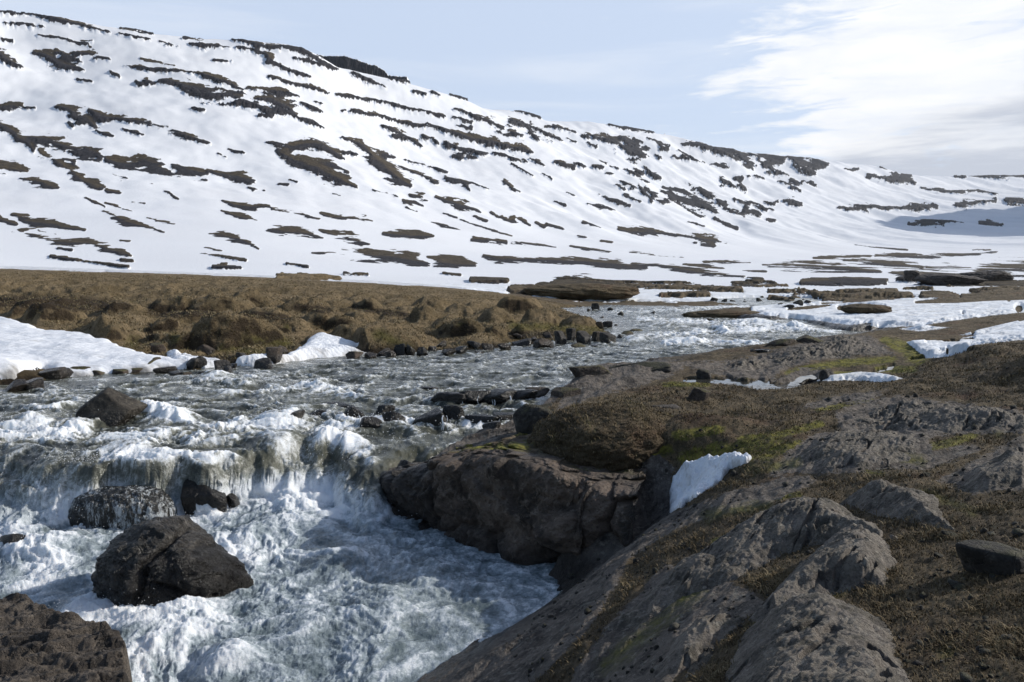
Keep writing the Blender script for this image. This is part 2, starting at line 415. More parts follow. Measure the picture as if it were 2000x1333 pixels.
def mat_water():
    m, t = newmat('rushing_water'); p = pos(t)
    geo = t.node('ShaderNodeNewGeometry')
    foam = t.attr('foam'); st = t.attr('steep')
    fd = t.m('ADD', foam, t.m('MULTIPLY', t.m('SUBTRACT', t.noise(p, 11, 8, .72, .8), .5), 1.25))
    fd = t.m('ADD', fd, t.m('MULTIPLY', t.m('SUBTRACT', t.noise(p, 60, 4, .75), .5), .45))
    fm = t.mr(fd, .30, 1.0, 0, 1, True)
    deep = t.mix(t.mr(t.noise(p, .8, 5, .6), .35, .65), (.040, .043, .037), (.080, .082, .064))
    pool = t.attr('pool')
    deep = t.mix(pool, deep, (.105, .135, .145))
    deep = t.mix(t.m('MULTIPLY', t.attr('clear'), .6), deep, (.085, .082, .050))
    # aerated water: milky green-grey where the foam is thin
    milk = t.mr(fd, t.mr(pool, 0, 1, -.05, -.30), .65, 0, .9, True)
    body = t.mix(milk, deep, t.mix(pool, (.22, .225, .19), (.40, .455, .49)))
    c = t.mix(fm, body, (.83, .855, .88))
    h = t.m('ADD', t.m('MULTIPLY', t.noise(t.scale(p, 1, .6, 1), 8, 6, .6, .4), 1.0), t.m('MULTIPLY', t.noise(p, 34, 5, .6), .28))
    hf = t.noise(p, 26, 7, .8)
    hh = t.m('ADD', t.m('MULTIPLY', h, t.mr(fm, 0, 1, 1, .5)), t.m('MULTIPLY', t.m('MULTIPLY', hf, fm), .6))
    r = t.mr(fm, 0, 1, .10, .75)
    finish(t, c, r, t.bump(hh, .75, .045), .5, IOR=1.33, **{'Subsurface Weight': t.m('MULTIPLY', fm, .75), 'Subsurface Radius': (.12, .13, .14), 'Subsurface Scale': .6})
    return m
M['water'] = mat_water()
def mat_simple(name, col, rough, spec=.5, **kw):
    m, t = newmat(name); p = pos(t)
    c = t.mix(t.noise(p, 30, 4, .6), tuple(x*.8 for x in col), col)
    finish(t, c, rough, None, spec, **kw); return m
def mat_veil():
    m, t = newmat('veiled_rock'); p = pos(t)
    c = rock_color(t, p, (.006, .006, .005), (.016, .015, .012), (.03, .027, .02), 1)
    s1 = t.noise(t.scale(p, 1, 1, .16), 15, 6, .7, .6); s2 = t.noise(t.scale(p, 1, 1, .35), 34, 5, .7, .9)
    f = t.mr(t.m('ADD', t.m('ADD', s1, t.m('MULTIPLY', s2, .6)), t.m('MULTIPLY', t.m('SUBTRACT', t.noise(p, 2.2, 3, .5), .5), .5)), .80, .96, 0, .8)
    c = t.mix(f, c, (.62, .66, .68))
    finish(t, c, t.mr(f, 0, 1, .15, .4), t.bump(t.m('ADD', s1, t.noise(p, 10, 8, .7)), .8, .06), .5)
    return m
M['veil'] = mat_veil()
M['spray'] = mat_simple('white_spray', (.88, .90, .93), .35)
M['strand'] = mat_simple('falling_strand', (.80, .83, .86), .25)
def mat_blade():
    m, t = newmat('dead_grass'); 
    a = t.attr('tone')
    c = t.mix(t.mr(a, 0, .5), (.050, .034, .016), (.21, .158, .085)); c = t.mix(t.mr(a, .5, 1), c, (.40, .33, .20))
    c = t.mix(t.attr('green'), c, (.10, .11, .03))
    finish(t, c, .8, None, .2); return m
M['blade'] = mat_blade()
M['puddle'] = mat_simple('meltwater', (.05, .05, .045), .08)
# ------------------------------------------------------------------ water levels
def interp(x, xs, ys): return np.interp(x, xs, ys)
def z_up(X, Y): return interp(Y, [5, 13, 15, 18, 22, 30, 40, 60, 100, 140], [-3.14, -3.10, -3.02, -2.94, -2.88, -2.80, -2.68, -2.45, -2.30, -2.2])
def z_low(X, Y): return interp(Y, [5, 8, 10, 12, 14, 15], [-4.22, -4.15, -4.06, -3.95, -3.76, -3.70])
def at_level(px, py, fz):
    u, e = ue(px, py); Y = np.full(np.shape(u), 15.0) if np.ndim(u) else 15.0
    for _ in range(30):
        Y = .5*Y+.5*np.clip(fz(u*Y, Y)/np.minimum(e, -.004), 3, 160)
    return u*Y, Y
_lip = np.array([(-600, 895), (-250, 890), (-60, 868), (40, 878), (120, 903), (180, 908), (300, 908), (380, 903), (460, 893), (520, 872), (600, 848), (650, 852), (700, 880), (730, 884), (790, 858), (900, 850), (1200, 850)], float)
_lx, _ly = at_level(_lip[:, 0], _lip[:, 1], lambda X, Y: z_up(X, Y))
LIPU = _lx/_ly; LIPY = _ly
_lw = np.array([2.4, 2.4, 2.6, 2.2, .9, .42, .36, .36, .42, 1.3, 2.0, 2.2, 1.9, 1.6, 1.4, 1.1, 1.1])
_sa = np.array([(-600, 775), (300, 778), (560, 775), (700, 782), (830, 786), (1060, 790), (1300, 790)], float)
_ax, _ay = at_level(_sa[:, 0], _sa[:, 1], z_up); STAU, STAY = _ax/_ay, _ay
_sb = np.array([(-600, 822), (300, 826), (560, 826), (700, 830), (830, 822), (960, 822), (1300, 822)], float)
_bx, _by = at_level(_sb[:, 0], _sb[:, 1], z_up); STBU, STBY = _bx/_by, _by
def zwater(X, Y, wig=0.):
    u = X/Y
    zu = z_up(X, Y)
    a1 = .10*ss(-.30, -.12, u)+.02; a2 = .10*ss(-.34, -.2, u)+.02
    s1 = ss(-.1, .4, np.interp(u, STAU, STAY)+wig-Y); s2 = ss(-.1, .4, np.interp(u, STBU, STBY)+wig-Y)
    zu = zu+.02-(a1*s1+a2*s2)*.8+.02
    yl = np.interp(u, LIPU, LIPY)+wig*.6+.22*np.sin(u*61+1.2)*np.sin(u*23); wd = np.interp(u, LIPU, _lw)*(1+.45*np.sin(u*47+.5)*np.sin(u*19+2))
    s = np.clip((yl-Y)/wd+.12, 0, 1)
    st_ = np.interp(u, LIPU, [1, 1, 1, 1, .6, 0, 0, 0, 0, .6, .8, .8, .5, .4, .2, 0, 0])   # where the water steps down over hidden rock
    s = s*s*(3-2*s); q3 = s*2.6+wig*.5*st_; s = np.clip(lerp(s, (np.floor(q3)+ss(.45, 1, q3-np.floor(q3))-wig*.5*st_)/2.6, st_*.75*np.sin(np.pi*np.clip(s, 0, 1))), 0, 1)
    return lerp(zu, np.minimum(z_low(X, Y), zu), s), s

# ------------------------------------------------------------------ river outline (on the water plane)
LEFT = [(-700, 850), (-300, 800), (0, 768), (130, 748), (280, 738), (400, 730), (540, 722), (640, 707), (720, 701), (800, 696), (920, 691), (1020, 684), (1100, 676), (1200, 664), (1236, 655), (1222, 641), (1190, 624), (1150, 611), (1125, 604)]
RIGHT = [(1180, 601), (1300, 603), (1440, 599), (1470, 603), (1400, 606), (1342, 612), (1350, 618), (1420, 624), (1500, 629), (1545, 627), (1560, 635), (1640, 652), (1720, 650), (1640, 664), (1560, 682), (1500, 692), (1400, 702), (1300, 716), (1200, 735), (1130, 748), (1085, 780), (1050, 800), (1010, 830), (930, 858), (850, 882), (800, 905)]
LOWR = [(775, 962), (815, 992), (870, 1020), (930, 1042), (1010, 1076), (1085, 1100), (1092, 1112), (1050, 1122), (1000, 1165), (900, 1250), (810, 1335), (700, 1440), (560, 1600)]
lx, ly = at_level(*np.array(LEFT, float).T, z_up); rx, ry = at_level(*np.array(RIGHT, float).T, z_up)
qx, qy = at_level(*np.array(LOWR, float).T, z_low)
def wobble(P, amp, seed):
    out = []
    for (ax, ay), (bx, by) in zip(P[:-1], P[1:]):
        n = max(1, int(math.hypot(bx-ax, by-ay)/(.05*ay)))
        for k in range(n):
            t = k/n; x, y = ax+(bx-ax)*t, ay+(by-ay)*t
            o = float(fbm2(np.array([x*1.3]), np.array([y*1.3]), 2, seed)[0])*amp*y
            out.append((x+o*.3, y+o))
    out.append(P[-1]); return out
PL = wobble(list(zip(lx, ly)), .012, 3); PR = wobble(list(zip(rx, ry))+list(zip(qx, qy)), .008, 5)
RIV = np.array([(-30., 4.)]+PL+PR+[(-1.5, 4.)])
lv = lambda P: np.stack([P[:, 0]/P[:, 1], np.log(P[:, 1])], 1)
# signed distance in (bearing, log range), close to metres / range
_ru = np.linspace(-1.0, 1.3, 900); _rv = np.linspace(math.log(1.5), math.log(130), 700)
_RU, _RV = np.meshgrid(_ru.astype(f32), _rv.astype(f32))
_SD = polysd(_RU, _RV, lv(RIV))
_DL = linedist(_RU, _RV, lv(np.array(PL))); _DR = linedist(_RU, _RV, lv(np.array(PR)))
def rsamp(A, X, Y):
    u = X/Y; v = np.log(Y)
    fx = np.clip((u+1.0)/2.3*899, 0, 898.99); fy = np.clip((v-_rv[0])/(_rv[-1]-_rv[0])*699, 0, 698.99)
    i = fx.astype(int); j = fy.astype(int); fx = fx-i; fy = fy-j
    return (A[j, i]*(1-fx)+A[j, i+1]*fx)*(1-fy)+(A[j+1, i]*(1-fx)+A[j+1, i+1]*fx)*fy
def river_sd(X, Y): return rsamp(_SD, X, Y)*Y

# ------------------------------------------------------------------ the lie of the land, from sighted points
CZ = """1000 1450 -3.4; 810 1333 -4.1; 1050 1333 -3.15; 1300 1333 -2.3; 1060 1120 -4.05; 1200 1100 -3.15; 1300 1020 -2.95;
1400 1050 -2.55; 1250 1200 -2.78; 1450 1200 -2.2; 1600 1100 -2.12; 1600 1000 -2.2; 1750 1200 -1.88; 1900 1250 -1.72; 1900 1050 -1.85; 1990 1333 -1.6;
1700 1333 -1.78; 1500 1333 -2.0; 2300 1333 -1.5; 2300 1100 -1.55; 2300 900 -1.6; 1900 950 -1.9; 1700 930 -2.1; 1500 960 -2.38; 1450 900 -2.42; 1600 850 -2.2; 1800 860 -2.03;
2000 870 -1.88; 1950 800 -1.95; 1750 790 -2.12; 1550 800 -2.3; 1400 820 -2.42; 1350 900 -2.62; 1250 1000 -3.3; 1150 1060 -3.9; 1250 880 -2.6; 1150 910 -2.75; 1050 900 -2.8;
950 885 -2.92; 870 880 -3.05; 1250 790 -2.35; 1150 810 -2.5; 1050 838 -2.72; 1300 745 -2.38; 1150 768 -2.55; 1180 722 -2.3; 1400 742 -2.38; 1500 748 -2.38; 1700 737 -2.28;
1650 664 -1.95; 1500 702 -2.22; 1350 714 -2.36; 1750 690 -2.12; 1850 667 -2.05; 1920 690 -1.78; 1800 722 -2.02; 2000 665 -1.85; 1900 640 -2.05; 1720 648 -2.4; 1650 630 -2.45;
1600 615 -2.45; 1750 610 -2.3; 1900 600 -2.1; 2000 590 -1.9; 1700 590 -2.3; 1900 576 -2.0; 1540 625 -2.5; 2400 660 -1.2; 2400 740 -1.2; 1430 612 -2.35; 1350 600 -2.4;
600 1200 -4.5; 300 1333 -4.6; 0 1100 -4.5; -400 1100 -4.5; 300 850 -3.5; 700 790 -3.3; 0 800 -3.4; 500 760 -3.3; 900 740 -3.1; 1200 690 -3; 1400 650 -3; -500 850 -3.4;"""
CY = """-500 525 50; 0 536 54; 250 541 55; 500 549 55; 750 561 56; 900 569 58; 1000 576 60; 1100 588 61; 1250 590 64; 1400 590 64;
-500 500 150; 0 530 120; 250 536 130; 500 542 125; 750 553 120; 1000 564 110; 1250 568 100; 1500 570 95; 1750 572 100; 2000 568 105; 2400 560 100;
1500 588 66; 1520 577 76; 1350 578 75; 1200 577 75; 1300 560 170; 1150 550 170;
0 505 200; 0 450 290; 0 400 370; 0 300 520; 0 200 680; 0 100 820; 0 62 880;
-450 480 180; -450 400 300; -450 200 560; -450 0 760; -450 -60 800;
250 520 190; 250 450 310; 250 400 400; 250 300 560; 250 200 720; 250 120 860;
500 530 170; 500 500 240; 500 450 340; 500 400 440; 500 300 620; 500 200 800; 500 130 950;
750 540 170; 750 500 310; 750 450 430; 750 400 550; 750 300 830; 750 220 1040;
1000 545 200; 1000 520 300; 1000 490 440; 1000 450 580; 1000 400 720; 1000 300 1060; 1000 240 1360;
1250 550 200; 1250 520 360; 1250 495 520; 1250 450 760; 1250 400 960; 1250 330 1300; 1250 280 1580;
1500 550 160; 1500 530 300; 1500 515 450; 1500 498 650; 1500 470 900; 1500 430 1180; 1500 380 1480; 1500 330 1800;
1750 550 180; 1750 530 300; 1750 512 560; 1750 495 850; 1750 470 1150; 1750 430 1480; 1750 390 1760; 1750 350 2120;
2000 550 180; 2000 535 320; 2000 515 560; 2000 495 820; 2000 470 1150; 2000 440 1450; 2000 400 1850; 2000 368 2300;
2400 545 180; 2400 500 560; 2400 470 900; 2400 420 1250; 2400 360 1700; 2400 330 2300"""
SKY = """-500 -70 810; -200 -30 860; -50 10 910; 0 24 930; 120 40 960; 215 56 985; 300 67 1005; 400 76 1025; 470 80 1040; 560 90 1060; 605 97 1075; 650 128 1110; 700 142 1140; 760 155 1190; 830 175 1250; 900 194 1350; 1000 217 1490; 1050 231 1540; 1110 238 1590; 1200 244 1660; 1330 270 1800; 1395 287 1900; 1450 296 1980;
1530 305 2060; 1600 316 2140; 1690 325 2220; 1740 335 2280; 1800 348 2350; 1870 346 2440; 2000 344 2540; 2200 335 2600; 2450 320 2650"""
cu, cv_, ce = [], [], []
def addc(px, py, Y):
    u, e = ue(px, py); cu.append(float(u)); cv_.append(math.log(Y)); ce.append(float(e))
for (px, py, z) in [s[0] for s in S(CZ)]: 
    u, e = ue(px, py); addc(px, py, z/e)
for (px, py, Y) in [s[0] for s in S(CY)]: addc(px, py, Y)
for (px, py, Y) in [s[0] for s in S(SKY)]:
    addc(px, py, Y)
    for k, q in ((1.16, .985), (1.45, .95), (2.2, .90)):
        u, e = ue(px, py); cu.append(float(u)); cv_.append(math.log(Y*k)); ce.append(float(e)*q/k)
for uu in (-.9, 0, 1.3):                          # ground round the camera's feet
    for Y, z in ((1.2, -1.62), (2.0, -1.62)):
        if uu > -.5: cu.append(uu); cv_.append(math.log(Y)); ce.append(z/Y)
for px in (-450, -200, 0, 130, 260, 400, 530, 660, 780, 900, 1000, 1100, 1180):   # the far bank climbs gently from the water to its rim
    pw = float(np.interp(px, [q[0] for q in LEFT[:-4]], [q[1] for q in LEFT[:-4]]))
    Yw_ = float(at_level(px, pw, z_up)[1]); rim, Yr = np.interp(px, [-500, 0, 250, 500, 750, 900, 1000, 1180], [525, 536, 541, 549, 561, 569, 577, 592]), np.interp(px, [-500, 0, 500, 1000, 1180], [50, 54, 55, 59, 61])
    for f_ in (.07, .25, .45, .62, .80):
        addc(px, pw-(pw-rim)*f_, Yw_*1.015*(Yr/Yw_)**(f_**1.5))
cu, cv_, ce = map(lambda a: np.array(a, float), (cu, cv_, ce))
KC = .06
def _k(d2): return np.sqrt(d2+KC*KC)
_A = _k((cu[:, None]-cu)**2+(cv_[:, None]-cv_)**2)+np.eye(len(cu))*(-1e-3)
_P = np.stack([np.ones_like(cu), cu, cv_], 1)
_M = np.block([[_A, _P], [_P.T, np.zeros((3, 3))]])
_W = np.linalg.solve(_M, np.concatenate([ce, np.zeros(3)])).astype(f32)
def land_e(u, v):
    out = np.empty(u.size, f32); uf = u.ravel().astype(f32); vf = v.ravel().astype(f32)
    c1, c2 = cu.astype(f32), cv_.astype(f32)
    for a in range(0, uf.size, 40000):
        b = slice(a, a+40000)
        d2 = (uf[b, None]-c1)**2+(vf[b, None]-c2)**2
        out[b] = np.sqrt(d2+f32(KC*KC))@_W[:-3]+_W[-3]+_W[-2]*uf[b]+_W[-1]*vf[b]
    return out.reshape(u.shape)
def land_e_grid(us, vs):                          # smooth field: evaluate on a coarse lattice, refine with a cubic
    nu, nv = 300, 330
    gu = np.linspace(us[0]-.02, us[-1]+.02, nu); gv = np.linspace(vs[0]-.02, vs[-1]+.02, nv)
    E = land_e(*np.meshgrid(gu, gv)).astype(float)
    def cub(n, g, x):
        f = np.clip((x-g[0])/(g[1]-g[0]), 1, n-2.001); i = f.astype(int); t = f-i
        W = np.zeros((len(x), n)); r = np.arange(len(x))
        W[r, i-1] = -.5*t+t*t-.5*t**3; W[r, i] = 1-2.5*t*t+1.5*t**3; W[r, i+1] = .5*t+2*t*t-1.5*t**3; W[r, i+2] = -.5*t*t+.5*t**3
        return W
    return (cub(nv, gv, vs)@E@cub(nu, gu, us).T).astype(f32)
# ------------------------------------------------------------------ near land: both banks
gu = np.arange(-.92, 1.12, .00128)
gv = np.concatenate([np.arange(math.log(1.9), math.log(9), .0050), np.arange(math.log(9), math.log(34), .0034), np.arange(math.log(34), math.log(125), .0052)])
Eg = land_e_grid(gu, gv)
Yg = np.exp(gv)[:, None]*np.ones_like(gu)[None, :]; Xg = gu[None, :]*Yg
Yg = Yg.astype(f32); Xg = Xg.astype(f32); Zg = Eg*Yg
sdg = river_sd(Xg, Yg).astype(f32)
leftb = (rsamp(_DL, Xg, Yg) < rsamp(_DR, Xg, Yg))
PX, PY = proj(Xg, Yg, Zg)
WZ, WS = zwater(Xg, Yg)

# masks
rockF = Field(); mossF = Field(); snowF = Field(); greenF = Field(); darkF = Field(); humF = Field(base=0.0)
def P_(txt): v = [float(q) for q in txt.replace(',', ' ').split()]; return list(zip(v[::2], v[1::2]))
for tx in ["800 1345 900 1250 1060 1115 1150 1075 1310 1000 1470 948 1570 925 1600 940 1500 985 1330 1030 1240 1080 1200 1150 1150 1230 1080 1300 1020 1345",
           "1632 808 1660 790 1755 773 2000 803 2000 845 1830 850 1800 870 1760 900 1640 910 1560 880 1640 840",
           "1531 888 1597 843 1790 850 1825 871 1807 900 1790 915 1650 925 1500 930",
           "1300 710 1440 703 1545 675 1632 652 1702 656 1748 692 1615 700 1545 717 1510 738 1440 741 1370 724",
           "1830 940 1920 890 2000 850 2000 960 1900 965", "1580 787 1650 768 1735 763 1700 780 1560 803",
           "1090 800 1110 740 1150 708 1280 700 1350 710 1300 740 1180 772",
           "750 980 770 860 900 820 1000 800 1060 850 1180 900 1270 915 1310 940 1315 1010 1150 1110 1090 1120 1000 1090 900 1040",
           "1440 735 1520 742 1560 720 1620 720 1640 735 1560 750", "1180 1230 1300 1100 1420 1130 1500 1180 1400 1250 1300 1345 1100 1345",
           "1700 905 1800 880 1900 868 1920 880 1800 920"]:
    rockF.poly(P_(tx), 16)
for tx in ["1100 900 1200 890 1290 890 1320 920 1270 960 1180 930"]:
    rockF.poly(P_(tx), 16); 
mossS = S("""1730 665 8 1770 680 14 1790 698 16; 1560 724 8 1650 708 8 1740 703 8; 1540 728 6 1600 735 8 1660 730 6; 1350 892 16 1420 880 20 1500 880 18 1560 866 10;
 1450 860 9 1520 850 9 1600 828 7; 1330 850 12 1400 838 10; 1600 800 6 1700 782 5; 1300 752 6 1380 750 6; 1430 735 6 1480 733 6; 1250 890 14 1300 880 12;
 1560 905 6 1640 893 6; 1780 880 10 1850 868 10 1900 850 8; 1500 975 6 1560 965 6; 900 838 8 960 828 6; 1720 720 8 1780 722 8; 1250 1320 12 1300 1260 8; 1500 1010 8 1400 1060 8; 1640 905 6 1720 925 6""")
for s_ in mossS: mossF.stroke(s_, 1.0, 2.6, 1.6)
for s_ in S("""480 665 16 560 672 12; 340 660 12 360 675 8; 560 640 8; 1000 636 10 1120 642 9 1180 645 6; 740 655 14 800 680 8; 900 640 10; 260 670 14; 430 680 8 520 690 8; 1060 655 6 1160 652 4"""): greenF.stroke(s_, .8, 2.6)
for s_ in S("""1500 1070 14 1400 1120 12 1300 1200 14 1180 1300 16; 1460 920 10 1560 900 8; 1700 880 8 1800 900 8; 1950 850 8; 1900 1000 8 1800 960 8; 1640 1150 12 1560 1200 12 1460 1230 10; 1380 1010 10 1480 985 8;1850 1280 20;1500 990 10 1420 1000 8"""): greenF.stroke(s_, .5, 2.6)
for tx in ["1468 608 1545 600 1615 594 1790 584 1900 580 2060 578 2060 604 1895 622 1804 636 1702 642 1636 633 1597 627 1540 624 1482 614",
           "1769 668 1850 663 1920 655 1940 645 2000 628 2060 618 2060 655 2000 664 1900 675 1830 700 1795 690",
           "1590 745 1620 735 1680 728 1720 731 1767 740 1730 747 1650 744",
           "1870 655 1920 644 1990 628 2000 640 1940 655", "1790 604 1900 596 2060 590 2060 600 1900 606 1800 612",
           "1750 643 1800 637 1860 640 1800 648"]:
    snowF.poly(P_(tx), 8)
snowF.stroke([(1470, 604, 4), (1520, 600, 5), (1600, 596, 5)])
for s_ in S("1640 603 6 1690 601 9 1726 603 4; 1520 618 2; 1540 606 3 1580 602 5 1620 598 3; 1790 592 4 1870 586 8 1930 582 8 2000 580 8; 1990 604 8; 1970 590 3; 1880 615 3; 1650 640 3 1700 634 3; 1900 650 4; 1850 685 3; 1870 668 3; 1820 662 3 1900 664 4"): darkF.stroke(s_)
for s_ in S("0 590 14 100 592 16 200 596 14 250 600 8; 290 640 8 300 680 10; 480 612 6 560 622 8; 580 600 8 640 606 8; 300 605 14 360 612 12 420 612 8; 30 610 6; 690 600 6 760 612 6 800 615 4;400 700 8 450 702 8 520 700 8 560 690 5; 820 690 8 1000 675 8 1200 655 6; 1000 655 8 1100 655 8; 860 650 6; 640 690 10 780 690 8; 1180 640 4; 300 700 6 380 712 6"): darkF.stroke(s_, .8)

# the melt stream and puddles on the right bank
stream = Field()
for s_ in S("1335 741 2.5 1380 742 4 1430 744 5 1480 752 6 1540 750 6 1590 741 4; 1450 742 3 1500 744 3; 1700 726 3 1740 716 4 1745 712 2; 1780 700 2 1850 690 4 1900 680 2; 1810 672 3 1870 668 4; 1320 765 2"): stream.stroke(s_)

# hummocks of the far bank: explicit lobes, then a pillow texture
xs, ys = Xg, Yg
HUM = S("""196 655 82; 110 625 60; 60 612 40; 345 600 50; 430 603 60; 520 622 56; 560 640 44; 455 660 100; 350 672 24; 306 660 26; 312 640 26; 650 632 50; 722 600 34; 636 634 26; 745 672 80; 690 655 40; 828 622 34; 908 650 46; 897 608 34; 838 596 34; 967 624 40; 1060 632 40; 1130 640 40; 600 605 50; 500 596 50; 1010 604 44; 780 640 34; 700 618 30; 960 655 30; 1020 650 26; 40 660 60; 250 615 40; 880 628 26""")
dz = np.zeros_like(Zg)
wx = fbm2(Xg*.5, Yg*.5, 3, 41)*.5; wy = fbm2(Xg*.5+9, Yg*.5+4, 3, 42)*.7
cols0 = leftb & (Yg < 62)
for k, h_ in enumerate(HUM):
    (px, py, r_) = h_[0]
    u_, e_ = ue(px, py)
    ci = int(np.clip((u_-gu[0])/.00128, 0, len(gu)-1)); col = Eg[:, ci]; ok = (np.exp(gv) > 18) & (col >= e_)
    if not ok.any(): continue
    yy = float(np.exp(gv[np.argmax(ok)])); xx = float(u_)*yy; rr = r_*yy/FPX
    ry = rr*1.15
    d = np.hypot((Xg+wx*1.0-xx)/rr, (Yg+wy*1.2-yy)/ry)
    dz = np.maximum(dz, np.where(d < 1, np.clip(1-d*d, 0, 1)**.75, 0)*min(.80, .38*rr+.16))
lm = (leftb & (sdg < 0)).astype(f32)
nearrim = ss(60, 44, Yg)
bil = fbm2((Xg+wx*1.5)*.40, (Yg+wy*1.5)*.27, 3, 51, .34, 1)
bil2 = fbm2((Xg+wx)*1.5, (Yg+wy)*1.0, 3, 53, .4, 1)
sh = ss(0, 3.5, -sdg)
Zl = Zg+(dz*ss(0, 1.6, -sdg)*.95+bil*.44*sh*nearrim+bil2*.075*nearrim*sh+fbm2(Xg*4+wx*3, Yg*3, 3, 54, .5, 1)*.020*nearrim+fbm2(Xg*5, Yg*5, 3, 55)*.022)
_SN = Field(base=-1.).poly([(-500, 590), (-200, 610), (0, 620), (90, 648), (180, 660), (250, 690), (350, 712), (380, 740), (0, 790), (-500, 840)], 14).poly([(540, 712), (590, 690), (605, 655), (625, 648), (690, 670), (715, 690), (700, 715), (560, 722)], 8)
Zl = lerp(Zl, Zg-.05, ss(-1.0, .0, _SN.get(PX, PY))*leftb)
# a cut edge along the plateau on the left (the dark band)
cutd = ss(.0, .9, Yg-np.interp(gu[None, :], [-1, -.66, -.5, -.44, -.36], [28, 30, 32, 33, 34]))
Zl = Zl-.35*(1-cutd)*ss(-.36, -.46, Xg/Yg)*ss(-.5, 1.5, np.interp(gu[None, :], [-1, -.66, -.5, -.44, -.36], [28, 30, 32, 33, 34])-Yg+2.)*0
# right bank: scoured rock, benches and hollows
rk = rockF.get(PX, PY)
dn = np.clip(Yg/9, .35, 3)
wx2 = fbm2(Xg*.35, Yg*.35, 3, 61); 
a_ = (Xg*.62+Yg*.78); b_ = (-Xg*.78+Yg*.62)
benches = fbm2(a_*.28+wx2*.5, b_*.95+wx2, 5, 63, .52, 2)
lump = fbm2(Xg*.9, Yg*.9, 5, 65, .5, 1)
fine = fbm2(a_*2.2, b_*5.5, 4, 67, .6, 2)
Zr = Zg+np.where(rk > -.5, (benches-.35)*.10*np.minimum(dn, 1.6)+fine*.020, 0)*ss(-.5, .4, rk)+lump*.07*np.minimum(dn, 1.3)*(1-.65*ss(-.5, .3, rk))+fbm2(Xg*7, Yg*7, 4, 68, .68)*.032*(1-.6*ss(-.3, .3, rk))
# grassy mound far right, hollows
for (px, py, r_, hh) in ((1920, 700, 110, .28), (1700, 690, 60, -.02), (1560, 738, 60, -.05), (1950, 585, 80, .25), (1850, 590, 60, .22), (1685, 600, 44, .42), (1560, 603, 40, .2), (2050, 720, 90, .4)):
    u_, e_ = ue(px, py); ci = int(np.clip((u_-gu[0])/.00128, 0, len(gu)-1)); ok = (np.exp(gv) > 9) & (Eg[:, ci] >= e_)
    if not ok.any(): continue
    yy = float(np.exp(gv[np.argmax(ok)])); xx = float(u_)*yy; rr = r_*yy/FPX
    Zr = Zr+hh*np.exp(-((Xg+wx2*.4-xx)**2+((Yg+wx2*.8-yy)/1.2)**2)/(rr*rr)*1.5)
Z = np.where(leftb, Zl, Zr)
Z = np.where(Yg > 60, lerp(Z, Zg+fbm2(Xg*.08, Yg*.08, 4, 71)*.25+fbm2(Xg*.5, Yg*.5, 3, 72)*.06, ss(60, 80, Yg)), Z)
# river bed and the step of the banks
edgew = np.where(leftb, .8, np.where(WS > .5, .28, .5))*np.clip(Yg/22, .5, 2.2)
edge_n = fbm2(Xg*.9, Yg*.9, 3, 73)*.35*np.clip(Yg/16, .4, 2)
tb = ss(0, 1, (-sdg+edge_n*.5)/edgew)
bed = np.minimum(Z, WZ-.45)
Z = np.where(sdg > .6+edge_n*0, bed, lerp(bed, Z, tb))
PONDP = [(1385, 584), (1440, 580), (1520, 578), (1590, 580), (1610, 588), (1560, 596), (1500, 599), (1450, 596), (1400, 591)]
PX, PY = proj(Xg, Yg, Zg)
Zland = np.where(Field(res=1.0, y0=500, y1=700).poly(PONDP, 3).get(PX, PY) > .1, np.minimum(Z, -2.62), Z)
PX, PY = proj(Xg, Yg, Zland)
st = stream.get(PX, PY)
snowa = np.minimum(snowF.get(PX, PY), -darkF.get(PX, PY)*1.2+.2)
farsnow = ss(58, 68, Yg+fbm2(Xg*.3, Yg*.3, 3, 75)*5)
VAL = Field(-500, 2500, 380, 640, 1.0)            # bare strips in the snow of the valley floor
